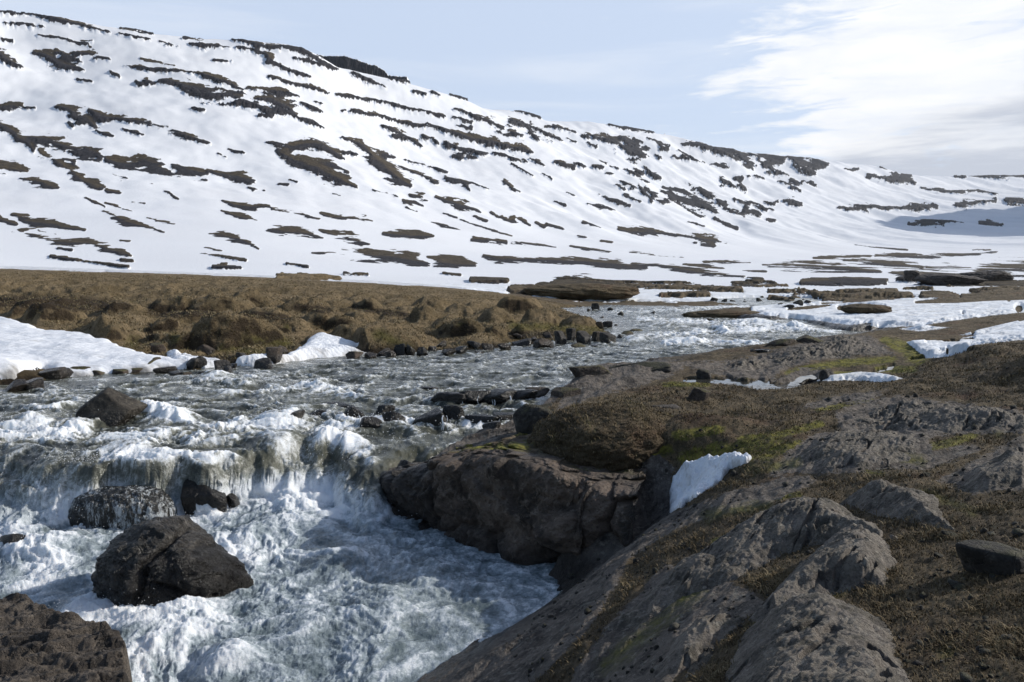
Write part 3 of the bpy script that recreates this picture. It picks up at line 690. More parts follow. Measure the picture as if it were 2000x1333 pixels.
MT1 = """0 55 6 130 68 9 250 95 12 340 112 10 430 132 5; 10 97 5 100 103 6 180 118 4; 5 152 4 50 160 7; 150 145 3 230 153 9 300 165 8 355 180 4; 0 215 20 30 245 22 80 270 8;
135 205 12 180 215 20 230 240 24 290 255 16 320 268 6; 220 200 8 280 220 8 320 235 4; 290 203 10 360 213 18 430 230 6; 470 250 4 540 262 13 620 270 8 700 282 9 780 292 14 850 312 16 900 330 10 950 350 6;
640 315 14 700 330 22 760 345 34 830 370 32 900 375 34 960 400 22 1000 415 20; 960 345 6 1040 355 14 1120 365 12 1165 378 6; 1000 385 8 1060 395 30 1110 420 32 1150 455 16 1170 475 6; 1030 430 20 1060 450 14;
1180 405 8 1220 425 14 1255 445 6; 430 275 6 450 292 12 465 300 4; 300 303 3 345 315 10 365 325 3; 530 318 12 545 325 10; 570 315 12 580 322 10; 600 325 4; 550 232 3 620 245 5 680 258 3; 315 152 3 360 160 3;
470 120 3 540 130 3 600 138 3; 465 140 5 520 152 8 590 162 3; 625 165 6 660 172 9 705 183 4; 715 150 3 795 155 3; 745 172 6 800 180 10 850 185 8 900 193 3; 835 240 4 870 244 6 905 248 4; 910 163 4 960 170 8 1010 180 14 1050 190 8 1090 200 4;
925 192 5 990 200 8 1040 215 16 1060 245 16 1110 270 10 1170 288 10 1210 300 6; 1040 177 4 1110 185 10 1180 195 14 1230 222 12 1280 248 10 1320 275 6; 1150 230 6 1200 240 10 1260 258 8 1310 275 5;
1380 282 8 1430 305 14 1470 325 8 1505 345 4; 1530 318 10 1580 325 10 1630 328 3; 1060 305 8 1110 320 10 1180 330 9 1240 345 10 1280 360 4; 1230 395 8 1255 405 8;
1315 362 4 1380 375 9 1440 390 9 1500 405 8 1580 428 9 1650 440 8 1720 452 9 1800 465 10 1840 482 6; 1340 435 7; 1380 437 8 1430 452 10 1490 463 10 1540 472 6; 1560 478 8 1610 490 10 1655 500 8; 1500 500 8 1550 515 16 1600 540 12 1645 570 6;
1535 540 5 1590 552 6; 1650 530 8 1670 545 8; 1690 545 8 1710 560 6; 1670 492 8 1720 505 14 1780 530 22 1850 550 22 1920 555 20 1980 570 16 2000 575 14; 1740 560 14 1800 585 18 1850 595 16 1900 605 10; 1930 600 10 1970 610 10 2000 618 8;
1780 425 5 1850 450 14 1910 475 16 1960 500 8; 1760 378 3 1850 392 4 1910 405 8 1990 430 4; 1690 365 10 1715 378 6; 1620 360 5 1660 370 6; 1785 490 4 1840 503 6; 1940 515 6 1990 535 8; 1770 610 6 1800 615 6; 1830 620 4 1860 628 4;
0 420 20 40 415 18 100 420 12 135 425 4; 225 430 8 270 440 24 300 465 30 350 480 24 370 500 14; 350 440 8 400 460 24 450 465 14 520 480 14 600 492 10 660 505 14 720 525 22 780 545 16 815 555 6; 270 480 10 285 500 6; 375 515 6 410 530 12 440 540 4;
480 508 5 520 516 12 560 528 4; 755 430 7 790 437 9; 0 500 16 50 525 18 80 555 22 120 580 18 130 605 6; 60 540 14 130 555 16 200 560 18 260 580 22 310 595 22 360 600 30 385 612 14; 330 580 18 350 600 32;
160 600 8 200 625 10 240 650 14 300 685 18 350 720 22 390 740 12; 150 620 6 230 640 10; 0 665 34 50 665 30 110 680 10; 80 705 8 150 715 20 215 740 14; 250 625 5 290 640 5; 440 685 5 470 692 12 495 700 5;
420 625 8 460 635 24 510 640 22 560 630 34 610 650 28 650 670 14; 680 640 14 730 655 28 790 670 20; 810 650 6 860 665 12 920 680 24 970 690 16 990 690 4; 970 720 5 990 728 10; 1030 732 4; 890 572 8 940 585 8 955 590 3; 850 590 4 880 600 6;
1040 567 3 1090 575 14 1140 590 20 1200 585 20 1260 590 18 1300 610 20 1340 630 6; 1100 600 14 1160 625 24 1220 650 30 1280 680 30 1340 715 20 1390 740 8; 1250 640 10 1300 655 14 1360 685 5; 1090 712 6 1120 718 7; 1130 700 3 1160 715 3;
1340 540 6 1400 565 16 1440 590 14 1470 620 26 1520 660 30 1560 700 26 1600 730 8; 1450 595 8 1500 605 12 1545 618 5; 1480 630 8 1540 645 8; 1365 600 5 1385 610 7; 1340 605 6 1360 608 4; 1180 470 14 1220 485 18 1260 508 6; 1010 462 4 1060 470 5;
1580 622 6 1640 635 8 1700 650 8 1740 665 5; 1560 645 5 1620 665 8 1670 685 8 1700 705 10 1700 715 6; 1740 690 6 1780 705 14 1820 725 14 1835 748 4; 1840 715 5 1900 745 6; 590 725 3 650 752 5 695 780 3; 410 795 3 460 808 6 520 830 3; 335 782 3 375 798 5 410 810 3; 515 790 3 565 796 4;
405 828 4 450 848 12 500 868 12 560 885 8 600 895 8 640 908 3; 575 853 3 630 866 9 680 876 3; 420 755 8 465 760 7; 50 840 6 110 842 5; 0 855 7 60 875 6; 80 855 6 130 865 14 200 872 14 240 885 10 330 900 4;
80 905 8 130 920 18 190 940 22 260 950 24 340 950 16 410 970 14 470 990 12 510 1000 4; 150 903 5 220 915 5; 45 908 6 75 910 5; 225 973 4 280 980 4; 470 942 3 505 946 3; 470 1018 3 520 1022 2; 200 1005 5 260 1015 8 330 1025 4 440 1040 4 500 1050 4;
870 785 3 920 798 8 980 803 11 1050 805 8; 1060 812 5 1120 822 10 1180 833 9 1245 850 4; 865 820 3 920 840 12 960 850 11 1005 858 3; 1255 830 5 1300 845 14 1360 852 14 1420 858 12 1455 865 4; 1455 755 4 1510 765 10 1555 778 4; 1300 755 3 1330 765 5;
1600 770 8 1640 780 12 1670 790 4; 1580 795 8 1620 800 14 1650 805 8; 1590 815 5 1630 828 4; 1710 780 8 1760 795 14 1810 812 16 1860 825 8 1875 835 3; 1730 835 3 1800 860 4 1880 890 4 1960 915 4 2000 925 3; 1685 870 3 1740 882 7 1800 900 4;
820 915 8 870 918 16 920 930 18 960 945 12 1010 975 3; 1050 895 8 1110 900 18 1170 905 22 1220 918 16 1260 932 6; 1250 898 5 1300 915 12 1360 930 18 1410 948 14 1440 956 4; 1500 912 5 1560 920 14 1630 925 12 1690 930 4; 1850 935 8 1920 940 10 1980 945 6;
1220 990 3 1310 990 16 1390 995 16 1460 1002 16 1540 1005 22 1610 1015 22 1660 1025 12; 1670 1005 5 1720 1020 18 1790 1030 22 1850 1035 8; 835 1050 6 880 1050 9 940 1050 4; 800 968 3 865 982 3; 770 990 2 850 1000 3 960 1020 2; 1120 1032 3 1200 1044 4; 1080 1088 3 1200 1092 6 1330 1095 4; 1340 1075 3 1440 1080 3;
1730 1070 3 1800 1078 3; 1890 1000 5 1950 1010 12 2000 1014 14; 1840 1105 5 1980 1105 5; 1920 830 5 1945 850 8; 1960 850 10 2000 870 12; 1850 850 4 1900 870 5; 1970 710 8 2000 730 8"""
MT2 = """15 435 3 60 448 6 110 462 4; 0 480 14 60 495 16 110 510 18 160 540 14 190 552 5; 130 492 4 190 502 9 250 520 4; 0 520 16 30 530 10; 70 520 10 100 548 8; 0 580 14 40 580 20 70 600 10; 0 620 14 30 632 8; 45 628 8 60 638 4; 70 625 4 100 635 12 125 652 5;
170 635 7 200 645 12 240 658 6; 245 640 5 285 655 6; 215 540 4 250 555 6; 295 562 4 330 580 4; 275 530 6 340 540 14 400 555 22 430 580 20 460 605 18 510 625 12; 430 540 12 470 560 24 500 590 26 515 620 16; 380 490 4 440 498 6 520 508 4 580 518 4 640 530 2;
525 545 4 570 555 12 615 570 4; 570 575 8 600 590 12; 560 605 5 580 618 6; 655 595 8 680 600 14 700 620 14 725 640 8; 630 618 5 650 628 5; 665 622 6 690 632 6; 670 560 6 730 570 16 780 590 14 820 605 14 870 620 16; 800 580 10 870 590 14 900 610 16 925 640 18 940 660 6; 780 635 8 820 640 12 845 655 4; 750 630 6;
925 600 4 970 612 16 1020 620 22 1060 620 10; 990 640 14 1020 665 20 1070 685 10; 1000 620 14 1000 650 16; 1060 612 4 1130 630 18 1160 645 30 1190 640 22 1230 650 6; 1110 640 14 1140 665 16 1180 680 8; 815 695 6 835 715 14 870 730 6; 870 692 5 895 700 5; 890 720 8 915 735 8; 925 695 6; 955 690 10 985 700 5;
1050 712 8 1080 722 8; 1090 710 10 1115 722 6; 1095 740 6 1125 752 8; 1135 718 6 1155 720 7; 1165 712 4 1185 725 5; 1305 665 4 1355 666 3; 1380 640 6 1415 635 9 1450 640 6; 1440 662 3 1500 668 3; 1390 688 6 1420 690 5; 1440 695 8 1490 698 18 1540 700 16 1575 712 5; 1520 682 5 1560 688 3;
1600 730 5 1660 745 8 1740 752 8 1820 748 8 1890 762 5; 1790 690 4 1850 690 6 1930 692 8 2000 690 6; 1730 695 3 1770 697 3; 1310 815 8 1370 808 10 1430 808 14 1490 808 8 1540 810 8 1600 805 14 1660 812 6; 1275 812 3 1310 812 3; 1740 795 8 1800 795 9 1890 787 4; 1730 813 8 1770 818 6;
1930 785 8 1970 790 12 2000 795 10; 1550 867 3 1620 872 8 1700 875 8 1760 873 6; 1830 870 8 1870 875 12 1910 880 6; 340 630 5 370 636 5; 315 655 6 350 665 6; 385 660 5 415 672 6; 370 685 5 395 690 4; 425 720 6 475 745 10; 410 735 5 435 750 6; 440 770 5 500 795 6; 445 660 8 470 685 12 500 700 6; 475 655 6 505 670 8; 520 655 6 560 685 9 580 695 4;
500 720 4 535 725 4; 495 735 5 510 755 8 530 780 8 545 800 4; 520 745 6 555 770 16; 605 750 16 640 765 34 700 780 36 750 805 28 790 825 12; 580 800 8 600 800 10; 590 720 4 650 735 8 710 750 8; 730 740 4 780 765 12 830 795 10; 840 815 10 870 828 12 900 840 8; 865 788 4 920 805 6; 910 825 10 960 838 10;
925 795 6 965 808 8 990 830 6; 980 775 5 1020 790 8 1040 780 6; 1060 785 8 1100 795 14 1130 800 6; 905 855 5; 1000 855 4 1025 858 4; 995 822 4 1020 830 4; 340 755 4 390 775 6 460 800 3; 215 752 3 240 765 3; 300 795 5 340 802 10 400 810 5; 690 825 6 735 845 5; 790 850 4 880 882 3; 690 875 3 750 890 4;
420 885 6 470 900 18 530 900 18 600 908 10 660 915 9 710 925 12 760 930 14 800 935 8 840 945 4; 500 878 3 555 884 3; 740 955 4 785 960 8; 715 948 5; 0 860 16 15 870 8; 30 855 6 70 875 5; 95 868 6 125 880 5; 135 870 4 200 890 4; 280 880 5 310 885 10 345 895 4; 260 918 5 285 922 5; 350 940 3 390 945 3;
0 655 3 80 700 4; 0 735 8 25 750 4; 120 690 2 155 708 2; 165 780 2 210 800 2; 0 945 8 80 955 10 170 965 5; 230 962 3 290 970 8 380 984 5; 460 985 3 540 995 6 670 1005 4; 0 1015 14 100 1015 8 200 1020 14 300 1025 18 400 1035 22 460 1045 16 520 1050 8;
470 1025 8 560 1035 8 640 1050 10 740 1065 14 830 1075 14 905 1085 6; 670 1035 4 740 1042 7 830 1050 3; 750 1025 4 840 1025 8 930 1025 4; 900 1055 3 990 1060 4; 920 1090 3 980 1093 4; 980 1040 4 1070 1040 12 1170 1040 14 1270 1045 16 1360 1055 14 1430 1060 8;
1180 1008 4 1300 1005 6 1400 1000 5; 1300 1020 8 1400 1025 14 1500 1030 16 1560 1040 12 1600 1045 8; 1340 960 4 1430 965 6 1545 972 3; 1420 1000 5 1500 998 8 1600 1003 8 1700 1000 6 1800 995 4 1890 985 3; 1800 975 3 1870 975 3; 1500 1070 14 1540 1075 26 1600 1090 30 1640 1090 34 1700 1090 24 1770 1085 18; 1600 1050 12;
1620 1045 6 1700 1042 8 1790 1048 4; 1790 1075 10 1850 1055 24 1920 1045 24 2000 1045 26; 1130 1112 4 1220 1110 14 1300 1105 14 1380 1108 12 1460 1108 4; 1240 1093 4 1320 1095 6; 0 1140 18 100 1140 22 200 1130 30 260 1115 30 330 1130 30 400 1140 22 470 1148 6;
330 1115 8 450 1120 12 560 1125 12 700 1128 12 800 1135 14 900 1145 8; 860 1115 4 960 1120 9 1080 1122 3; 580 1158 6 660 1160 14 770 1160 6; 1000 1145 5 1100 1150 10 1200 1155 12 1350 1155 12 1500 1150 10; 1530 1132 5 1640 1135 6; 1700 1120 4 1850 1115 4 2000 1115 6; 1600 1160 10 1660 1160 14 1740 1165 8; 1760 1165 10 1840 1155 22 1920 1150 22 2000 1150 22;
1050 1165 8 1200 1170 10 1400 1165 12 1560 1160 10; 1000 1180 6 1100 1182 6; 1150 1192 8 1300 1190 8; 120 1188 6 300 1190 10 500 1192 12 700 1192 12 850 1190 8 ; 1300 1175 10 1500 1180 10 1650 1185 8"""
# ------------------------------------------------------------------ outcrops of the mountain and bare strips of the valley floor
OUT = Field(-500, 2500, -60, 640, 1.0)
strokes = S(MT1, .5)+S(MT2, .5, 1000, 0)
# carry the same benches on beyond both edges of the picture
rnd = random.Random(4)
for k in range(46):
    x0 = rnd.choice([rnd.uniform(-480, -30), rnd.uniform(2020, 2380)]); y0 = rnd.uniform(20 if x0 < 0 else 350, 520)
    L = rnd.uniform(20, 90); wd_ = rnd.uniform(2, 9); sl = .25 if x0 < 0 else .03
    strokes.append([(x0, y0, wd_*.4), (x0+L*.4, y0+L*.4*sl+rnd.uniform(-3, 3), wd_), (x0+L, y0+L*sl, wd_*.3)])
for s_ in strokes: OUT.stroke([(x, y, w_*.92+.5) for x, y, w_ in s_], 1.0, 2.4, 1.25)
def outcrop(px, py): return OUT.get(px, py)

# finish the near land
oc = outcrop(PX, PY)+(fbm2(Xg*.16, Yg*.09, 6, 78, .66)*1.8-.40+fbm2(Xg*.9, Yg*.5, 3, 79, .6)*.6)*(Yg > 45)
vn = fbm2(Xg*.12, Yg*.12, 4, 77)
farbare = oc
snow_far = np.clip(-farbare*1.3+vn*.25, -1, 1)
snow_near = np.where(leftb, -1.0, snowa)
snow_attr = lerp(snow_near, snow_far, farsnow)
snow_attr = np.where((Yg > 68) & (PX > 900), snow_far, snow_attr)
wet = np.clip(ss(-.3, .5, st)+ss(.55, .1, (Zland-WZ))*(sdg > -1.6)*(Yg < 50)+ss(.4, .1, (Zland-WZ))*(sdg > -1.0)*.8, 0, 1)
cw = Field(base=0.)                                 # wet seeps on the shaded cliff
for s_ in S("1090 960 30 1110 1040 20; 800 930 30 860 940 20 830 985 26; 1180 980 10 1160 1040 10; 1250 960 8 1210 1010 8"): cw.stroke(s_)
wet = np.maximum(wet, np.clip(cw.get(PX, PY), 0, 1)*.8*(Yg < 18)*(~leftb))
rk = rockF.get(PX, PY); rk = np.where(WZ-Zland > -.25, np.maximum(rk, .4), rk)
rk = np.where((-sdg < .5*np.clip(Yg/15, .5, 2)) & (Yg < 26), np.maximum(rk, .35), rk); rk = np.where(Yg > 45, -.6, rk)
mo = mossF.get(PX, PY); gr_ = greenF.get(PX, PY); dk = darkF.get(PX, PY)
Zst = np.where(st > -.6, -.10*ss(-.6, .3, st), 0)+np.where(Yg > 58, ss(-.1, .5, oc)*(.45+.35*fbm2(Xg*.3, Yg*.3, 3, 74)), 0)*ss(58, 70, Yg)
Zland = Zland+Zst+np.where(snow_attr > 0, .06*ss(0, .6, snow_attr)*np.clip(Yg/14, 1, 2.2), 0)*(Yg > 12)
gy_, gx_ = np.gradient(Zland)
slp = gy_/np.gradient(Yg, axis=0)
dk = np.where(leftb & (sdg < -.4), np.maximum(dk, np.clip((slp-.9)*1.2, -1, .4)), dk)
dk = np.where(leftb & (Yg < 45), np.maximum(dk, ss(.55, .1, -sdg+edge_n*.5)*1.2-.5), dk)
keepR = (~leftb) & (sdg < 1.6*np.clip(Yg/15, .5, 3)+.4)
keepL = leftb & (sdg < 1.5)
def dil(k):
    q = k.copy(); q[1:] |= k[:-1]; q[:-1] |= k[1:]; q[:, 1:] |= k[:, :-1]; q[:, :-1] |= k[:, 1:]; return q
g1 = grid_obj('ground', Xg, Yg, Zland, dil(keepR), M['ground'], {'rock': rk, 'moss': mo, 'green': gr_, 'snow': snow_attr, 'wet': wet})
tag(g1, 'brown heath and scoured dark rock of the near bank', kind='structure')
g2 = grid_obj('far_bank_ground', Xg, Yg, Zland, dil(keepL), M['bank'], {'rock': np.where(dk > rk*0-1, dk, -1), 'moss': gr_, 'snow': snow_attr, 'wet': wet*(sdg > -1.2)})
tag(g2, 'lumpy tan tussock bank across the river', kind='structure')

def hit(px, py, grids):                            # where a line of sight first meets the land (or water)
    u_, e_ = ue(px, py); c = int(np.clip(round((u_-gu[0])/.00128), 0, len(gu)-1))
    best = None
    for G in grids:
        col = G[:, c]/Yg[:, c]; ok = (col >= e_) & (Yg[:, c] > 2.2)
        if ok.any():
            j = int(np.argmax(ok)); y = float(Yg[j, c])
            if best is None or y < best: best = y
    y = best if best is not None else 60.
    return float(u_)*y, y, float(e_)*y
WZm = np.where(sdg > -.3, WZ, -99).astype(f32)
def on_land(px, py): return hit(px, py, [Zland])
def on_any(px, py): return hit(px, py, [Zland, WZm])
def land_z(X, Y):
    u_ = np.asarray(X)/np.asarray(Y); v_ = np.log(np.asarray(Y))
    fc = np.clip((u_-gu[0])/.00128, 0, len(gu)-1.01); fr = np.clip(np.interp(v_, gv, np.arange(len(gv))), 0, len(gv)-1.01)
    i = fc.astype(int); j = fr.astype(int); fc = fc-i; fr = fr-j
    return (Zland[j, i]*(1-fc)+Zland[j, i+1]*fc)*(1-fr)+(Zland[j+1, i]*(1-fc)+Zland[j+1, i+1]*fc)*fr

# ------------------------------------------------------------------ far land: valley floor, mountain, plateau
mu = np.arange(-.86, 1.0, .00128); mv = np.concatenate([np.arange(math.log(119.5), math.log(2700), .0056), np.arange(math.log(2700), math.log(7000), .03)])
Em = land_e_grid(mu, mv); Ym = (np.exp(mv)[:, None]*np.ones_like(mu)[None, :]).astype(f32); Xm = (mu[None, :]*Ym).astype(f32)
Zm = Em*Ym
far = ss(130, 260, Ym)
PXm, PYm = proj(Xm, Ym, Zm)
yr = np.interp(uonly(np.array([s[0][0] for s in S(SKY)]), .2), uonly(np.array([s[0][0] for s in S(SKY)]), .2), [s[0][2] for s in S(SKY)])
yrid = np.interp(mu, uonly(np.array([s[0][0] for s in S(SKY)]), .2), [s[0][2] for s in S(SKY)])[None, :]
slope = ss(8, 60, Zm)*ss(1.12, .96, Ym/yrid)
ocm = outcrop(PXm, PYm)
kx = (mu[None, :]*600).astype(f32)+Ym*0
gul = fbm2(Xm*.008+Ym*.004, Zm*.012, 4, 81)
Zm2 = Zm+gul*6*slope*(1+1.3*ss(950, 1250, PXm))+fbm2(Xm*.035, Ym*.035, 3, 82)*1.1*slope+fbm2(Xm*.012, Ym*.012, 3, 84)*1.2*ss(150, 400, Ym)
on = ocm-.12+np.where(ocm > -.98, fbm3(Xm*.030, Ym*.016, Zm*.075, 5, 83, .72)*2.6+fbm3(Xm*.11, Ym*.06, Zm*.25, 3, 86, .65)*.8, 0)
fine_near = ss(350, 120, Ym); on = on+fine_near*fbm2(Xm*.12, Ym*.07, 5, 88, .7)*1.6*(ocm > -.98)
on = on+ss(900, 250, Ym)*fbm2(Xm*.045, Ym*.028, 5, 89, .7)*1.5*(ocm > -.98)
vg = (OUT.get(PXm, PYm+6)-OUT.get(PXm, PYm-6))
st_ = ss(-.05, .35, on)
cl = fbm3(Xm*.16, Ym*.10, Zm*.05, 4, 85, .6, 2)
hgt = np.clip(Zm/150, .12, 1)*ss(120, 300, Ym)
Zm2 = Zm2+st_*(2.3+1.3*cl)*hgt*np.clip(Ym/900, .4, 1.4)*np.clip(.75-.6*vg, .15, 1.3)+st_*ss(300, 130, Ym)*.8
# a shoulder of the mountain beyond the right of the view (it shades the bowl)
sx_, sy_ = Xm/Ym, Ym
Zm2 = Zm2+330*np.exp(-((sx_-.86)/.07)**2-((Ym-1650)/420)**2)*ss(.715, .84, sx_)*1.0
blend = ss(119, 150, Ym)
Zm2 = lerp(Zm+fbm2(Xm*.08, Ym*.08, 4, 71)*.25+fbm2(Xm*.5, Ym*.5, 3, 72)*.06, Zm2, blend)
Zm2 = Zm2-.02*(1-blend)
browna = np.clip(vg*.55, -.5, .6)+ss(70, 10, Zm)*.5-.10+fbm2(Xm*.01, Zm*.02, 3, 87)*.5
BRN = Field(-500, 2500, -60, 640, 2.0, 0.)
for s_ in S("""1100 600 24 1220 650 34 1390 740 20; 1340 540 16 1470 620 34 1600 730 20; 0 665 40 100 680 30; 160 610 20 380 740 30; 80 555 30; 700 525 20 810 550 16; 1000 350 12 1150 370 12; 850 312 14 780 292 12; 1060 225 30; 80 700 20 215 740 20; 0 520 20; 1180 470 20""", .5): BRN.stroke(s_)
browna = browna-.45*ss(1000, 1350, PXm)*ss(20, 60, Zm)+BRN.get(PXm, PYm)*.7
mt = grid_obj('mountain', Xm, Ym, Zm2, np.ones_like(Zm2, bool), M['mountain'], {'rock': np.clip(on, -1, 1), 'brown': browna, 'grain': np.clip(Ym/600, 0, 1)})
tag(mt, 'long snowy mountainside banded with dark rock outcrops', kind='structure')

# a bare cliff of the plateau behind the crest
def far_cliff():
    P = [(622, 108), (650, 111), (672, 110), (700, 118), (722, 127), (733, 128), (752, 139), (758, 148), (775, 150), (795, 151), (797, 158), (806, 172), (815, 190)]
    D = 1420.; n = 240; xs_ = np.linspace(610, 830, n); top = np.interp(xs_, [p[0] for p in P], [p[1] for p in P])
    rows = 40; X = np.zeros((rows+12, n)); Y = X.copy(); Z = X.copy()
    for i in range(n):
        u_, e_ = ue(xs_[i], top[i]+1.2*math.sin(i*.9)*(i % 3 == 0)); zt = e_*D
        for j in range(rows):
            f = j/(rows-1); X[j, i] = u_*D; Z[j, i] = zt-62*(1-f); Y[j, i] = D-22*(1-f)
        for j in range(12):
            X[rows+j, i] = u_*D; Y[rows+j, i] = D+3+j*22; Z[rows+j, i] = zt-(.02*j)*j*3
    nn = fbm3(X*.09, Y*.03, Z*.02, 4, 91, .6, 2)*7
    Y[:rows] -= nn[:rows]; Z[:rows] += fbm3(X, Y, Z*3, 2, 92)[:rows]*.8
    o = grid_obj('far_cliff', X, Y, Z, np.ones_like(X, bool), M['mountain'], {'rock': np.where(np.arange(rows+12)[:, None] < rows-1, .5, -.6)+np.zeros_like(X), 'brown': X*0-.6, 'grain': X*0+1})
    tag(o, 'bare bluish cliff on the plateau behind the crest', kind='structure')
far_cliff()
# land behind and beside the viewer
X0 = np.linspace(-14, 60, 60)[None, :]+np.zeros((40, 1)); Y0 = np.linspace(-40, 2.4, 40)[:, None]+np.zeros((1, 60))
Z0 = -1.72+fbm2(X0*.3, Y0*.3, 3, 95)*.15+ss(2, 30, X0)*2.0-ss(0, -12, X0)*2.5
tag(grid_obj('ground_behind', X0, Y0, Z0, (X0 > -1.5) | (Y0 < -1), M['ground'], {'rock': X0*0-.5, 'moss': X0*0-.8, 'green': X0*0-.8, 'snow': X0*0-1, 'wet': X0*0}), 'brown heath behind the viewpoint', kind='structure')
# ------------------------------------------------------------------ the river
wu = np.arange(-.88, .62, .00125)
wv = np.concatenate([np.arange(math.log(6.0), math.log(17), .0026), np.arange(math.log(17), math.log(34), .0028), np.arange(math.log(34), math.log(112), .0045)])
Yw = (np.exp(wv)[:, None]*np.ones_like(wu)[None, :]).astype(f32); Xw = (wu[None, :]*Yw).astype(f32)
sdw = river_sd(Xw, Yw)
keepW = sdw > -.9*np.clip(Yw/14, .6, 2.6)
wig = (fbm2(Xw*.8, Yw*.4, 4, 101)*1.1).astype(f32)
Zw, Sw = zwater(Xw, Yw, wig)
Zw = Zw.astype(f32); Sw = Sw.astype(f32)
PXw, PYw = proj(Xw, Yw, Zw)
cov = Field(-500, 2500, 560, 1560, 2.0, 0.)
for tx in """0 850 26 .80 200 850 22 .8 450 862 20 .7|250 795 12 .85 330 815 16 .85 420 830 16 .85 560 838 18 .8 700 838 14 .7|430 770 12 .6 600 760 12 .6 700 775 14 .65|560 815 12 .8 700 820 10 .8 960 835 10 .8 1000 822 6 .6
200 895 10 .95 380 895 12 .95 460 900 16 .95|480 740 8 .55 640 735 8 .55|900 740 6 .4|1050 728 10 .5 1130 720 8 .5|1300 672 7 .8 1400 672 6 .75 1480 675 4 .6|1230 660 8 .6 1400 650 9 .8 1560 642 10 .75 1640 650 6 .7
1250 625 8 .7 1400 632 6 .75 1520 638 6 .75|1200 612 8 .6 1330 606 8 .6 1460 600 5 .7|0 770 10 .3|100 800 8 .45 30 790 8 .35|620 860 20 .72 700 880 24 .9 720 920 24 1.0|780 850 12 .5 880 840 8 .4|470 880 16 .6 560 880 20 .62
860 770 6 .7 1060 770 4 .5|540 722 5 .3|620 700 4 .3 760 712 5 .5|1100 690 6 .5 1000 695 6 .45|300 760 10 .5 380 745 8 .55|0 930 16 .5 60 980 24 .55|1600 584 8 .7 1450 590 6 .7
20 1050 50 1.0 100 1100 60 1.0 60 1150 40 .95|560 980 60 1.0 700 980 50 1.0 760 1000 40 .85|300 1010 40 .8 420 1000 40 .9|450 1080 60 .85 560 1080 60 .8|180 1190 40 1 330 1230 50 1.0 420 1220 50 .9|300 1300 60 1.0 450 1300 40 .85|600 1180 60 .62 700 1120 60 .66
760 1190 50 .60 800 1290 50 .54 650 1290 50 .50|850 1050 40 .54 930 1080 30 .50|900 1160 40 .44 1020 1110 30 .40|150 1020 30 .95 200 1010 20 .9|560 1300 40 .5|140 930 24 .7 170 980 24 .85|-300 900 60 .5 -300 1100 80 .8""".replace('\n', '|').split('|'):
    v = [float(q) for q in tx.split()]; pts = [(v[i], v[i+1], v[i+2], v[i+3]) for i in range(0, len(v), 4)]
    if len(pts) == 1: pts.append((pts[0][0]+1,)+pts[0][1:])
    for A, B in zip(pts[:-1], pts[1:]):
        m_ = max(A[2], B[2])*3; r = cov.box(min(A[0], B[0])-m_*1.5, max(A[0], B[0])+m_*1.5, min(A[1], B[1])-m_, max(A[1], B[1])+m_)
        sl, gx, gy = r; dx, dy = B[0]-A[0], B[1]-A[1]; L = dx*dx+dy*dy+1e-6
        t = np.clip(((gx-A[0])*dx+(gy-A[1])*dy)/L, 0, 1); wdt = A[2]+(B[2]-A[2])*t
        d = np.hypot((gx-A[0]-t*dx)/1.3, gy-A[1]-t*dy)/wdt
        cov.a[sl] = np.maximum(cov.a[sl], (A[3]+(B[3]-A[3])*t)*np.exp(-(d/1.25)**2))
poolm = ss(.35, .9, Sw)*(sdw > -.5)
base = lerp(np.where(Yw > 20, .42, .44), .57, poolm)
C = np.maximum(cov.get(PXw, PYw), base)
# thin, see-through water sliding over the rock at the right of the fall, and dark slides on the left
clear = np.clip(np.exp(-(((PXw-560)/110)**2+((PYw-905)/30)**2))*.75+np.exp(-(((PXw-800)/60)**2+((PYw-900)/40)**2))*1.3+np.exp(-(((PXw-620)/40)**2+((PYw-890)/26)**2))+np.exp(-(((PXw-60)/70)**2+((PYw-1000)/36)**2))*.9, 0, 1)
C = C*(1-.45*clear)
# flow runs right to left and towards the viewer above, towards the viewer in the pool: crests lie across it
fa = np.where(poolm > .5, 1.0, 1.0)
wxn = fbm2(Xw*.55, Yw*.55, 3, 111); wyn = fbm2(Xw*.55+31, Yw*.55+17, 3, 112)
dcl = np.clip(Yw/24, .45, 2.2)
# upper river
ru = fbm2((Xw*.85+wxn*.6), (Yw*1.05+wyn*.7), 5, 113, .58, 2)
rb = fbm2(Xw*3.0+wxn, Yw*3.6+wyn*1.2, 5, 115, .62)
hu = .15*(ru-.25)+.03*rb
# pool: boils and ridges
rp = fbm2(Xw*1.1+wxn*.5, Yw*1.1+wyn*.5, 6, 117, .62, 2)
rq = fbm2(Xw*2.6+wxn*1.6, Yw*2.6+wyn*1.6, 5, 119, .6, 1)
hp = .12*(rp-.3)+.040*rq+.010*fbm2(Xw*7+wxn*2, Yw*7+wyn*2, 4, 118, .62, 2)
h = lerp(hu*np.clip(C*2.1, .45, 1.5), hp*np.clip(C*1.4, .6, 1.3), poolm)
calm = ss(0, .9, sdw)
fing = fbm2(Xw*13+wxn*3, Yw*13+wyn*3, 4, 121, .68, 1)
lumps = fbm2(Xw*5.5+wxn*2, Yw*5.5+wyn*2, 5, 123, .68, 1)
foamn = lerp(.50*ru+.50*fbm2(Xw*2.8+wxn*2, Yw*4.6+wyn*2, 6, 125, .66, 2), .34*rp+.40*fbm2(Xw*2.1+wxn*1.2, Yw*2.1+wyn*1.2, 6, 127, .70, 2)+.34*fbm2(Xw*6.5+wxn*2, Yw*6.5+wyn*2, 5, 128, .72), poolm)
foam = (foamn-.30)*1.7+(C-.50)*1.6+.14
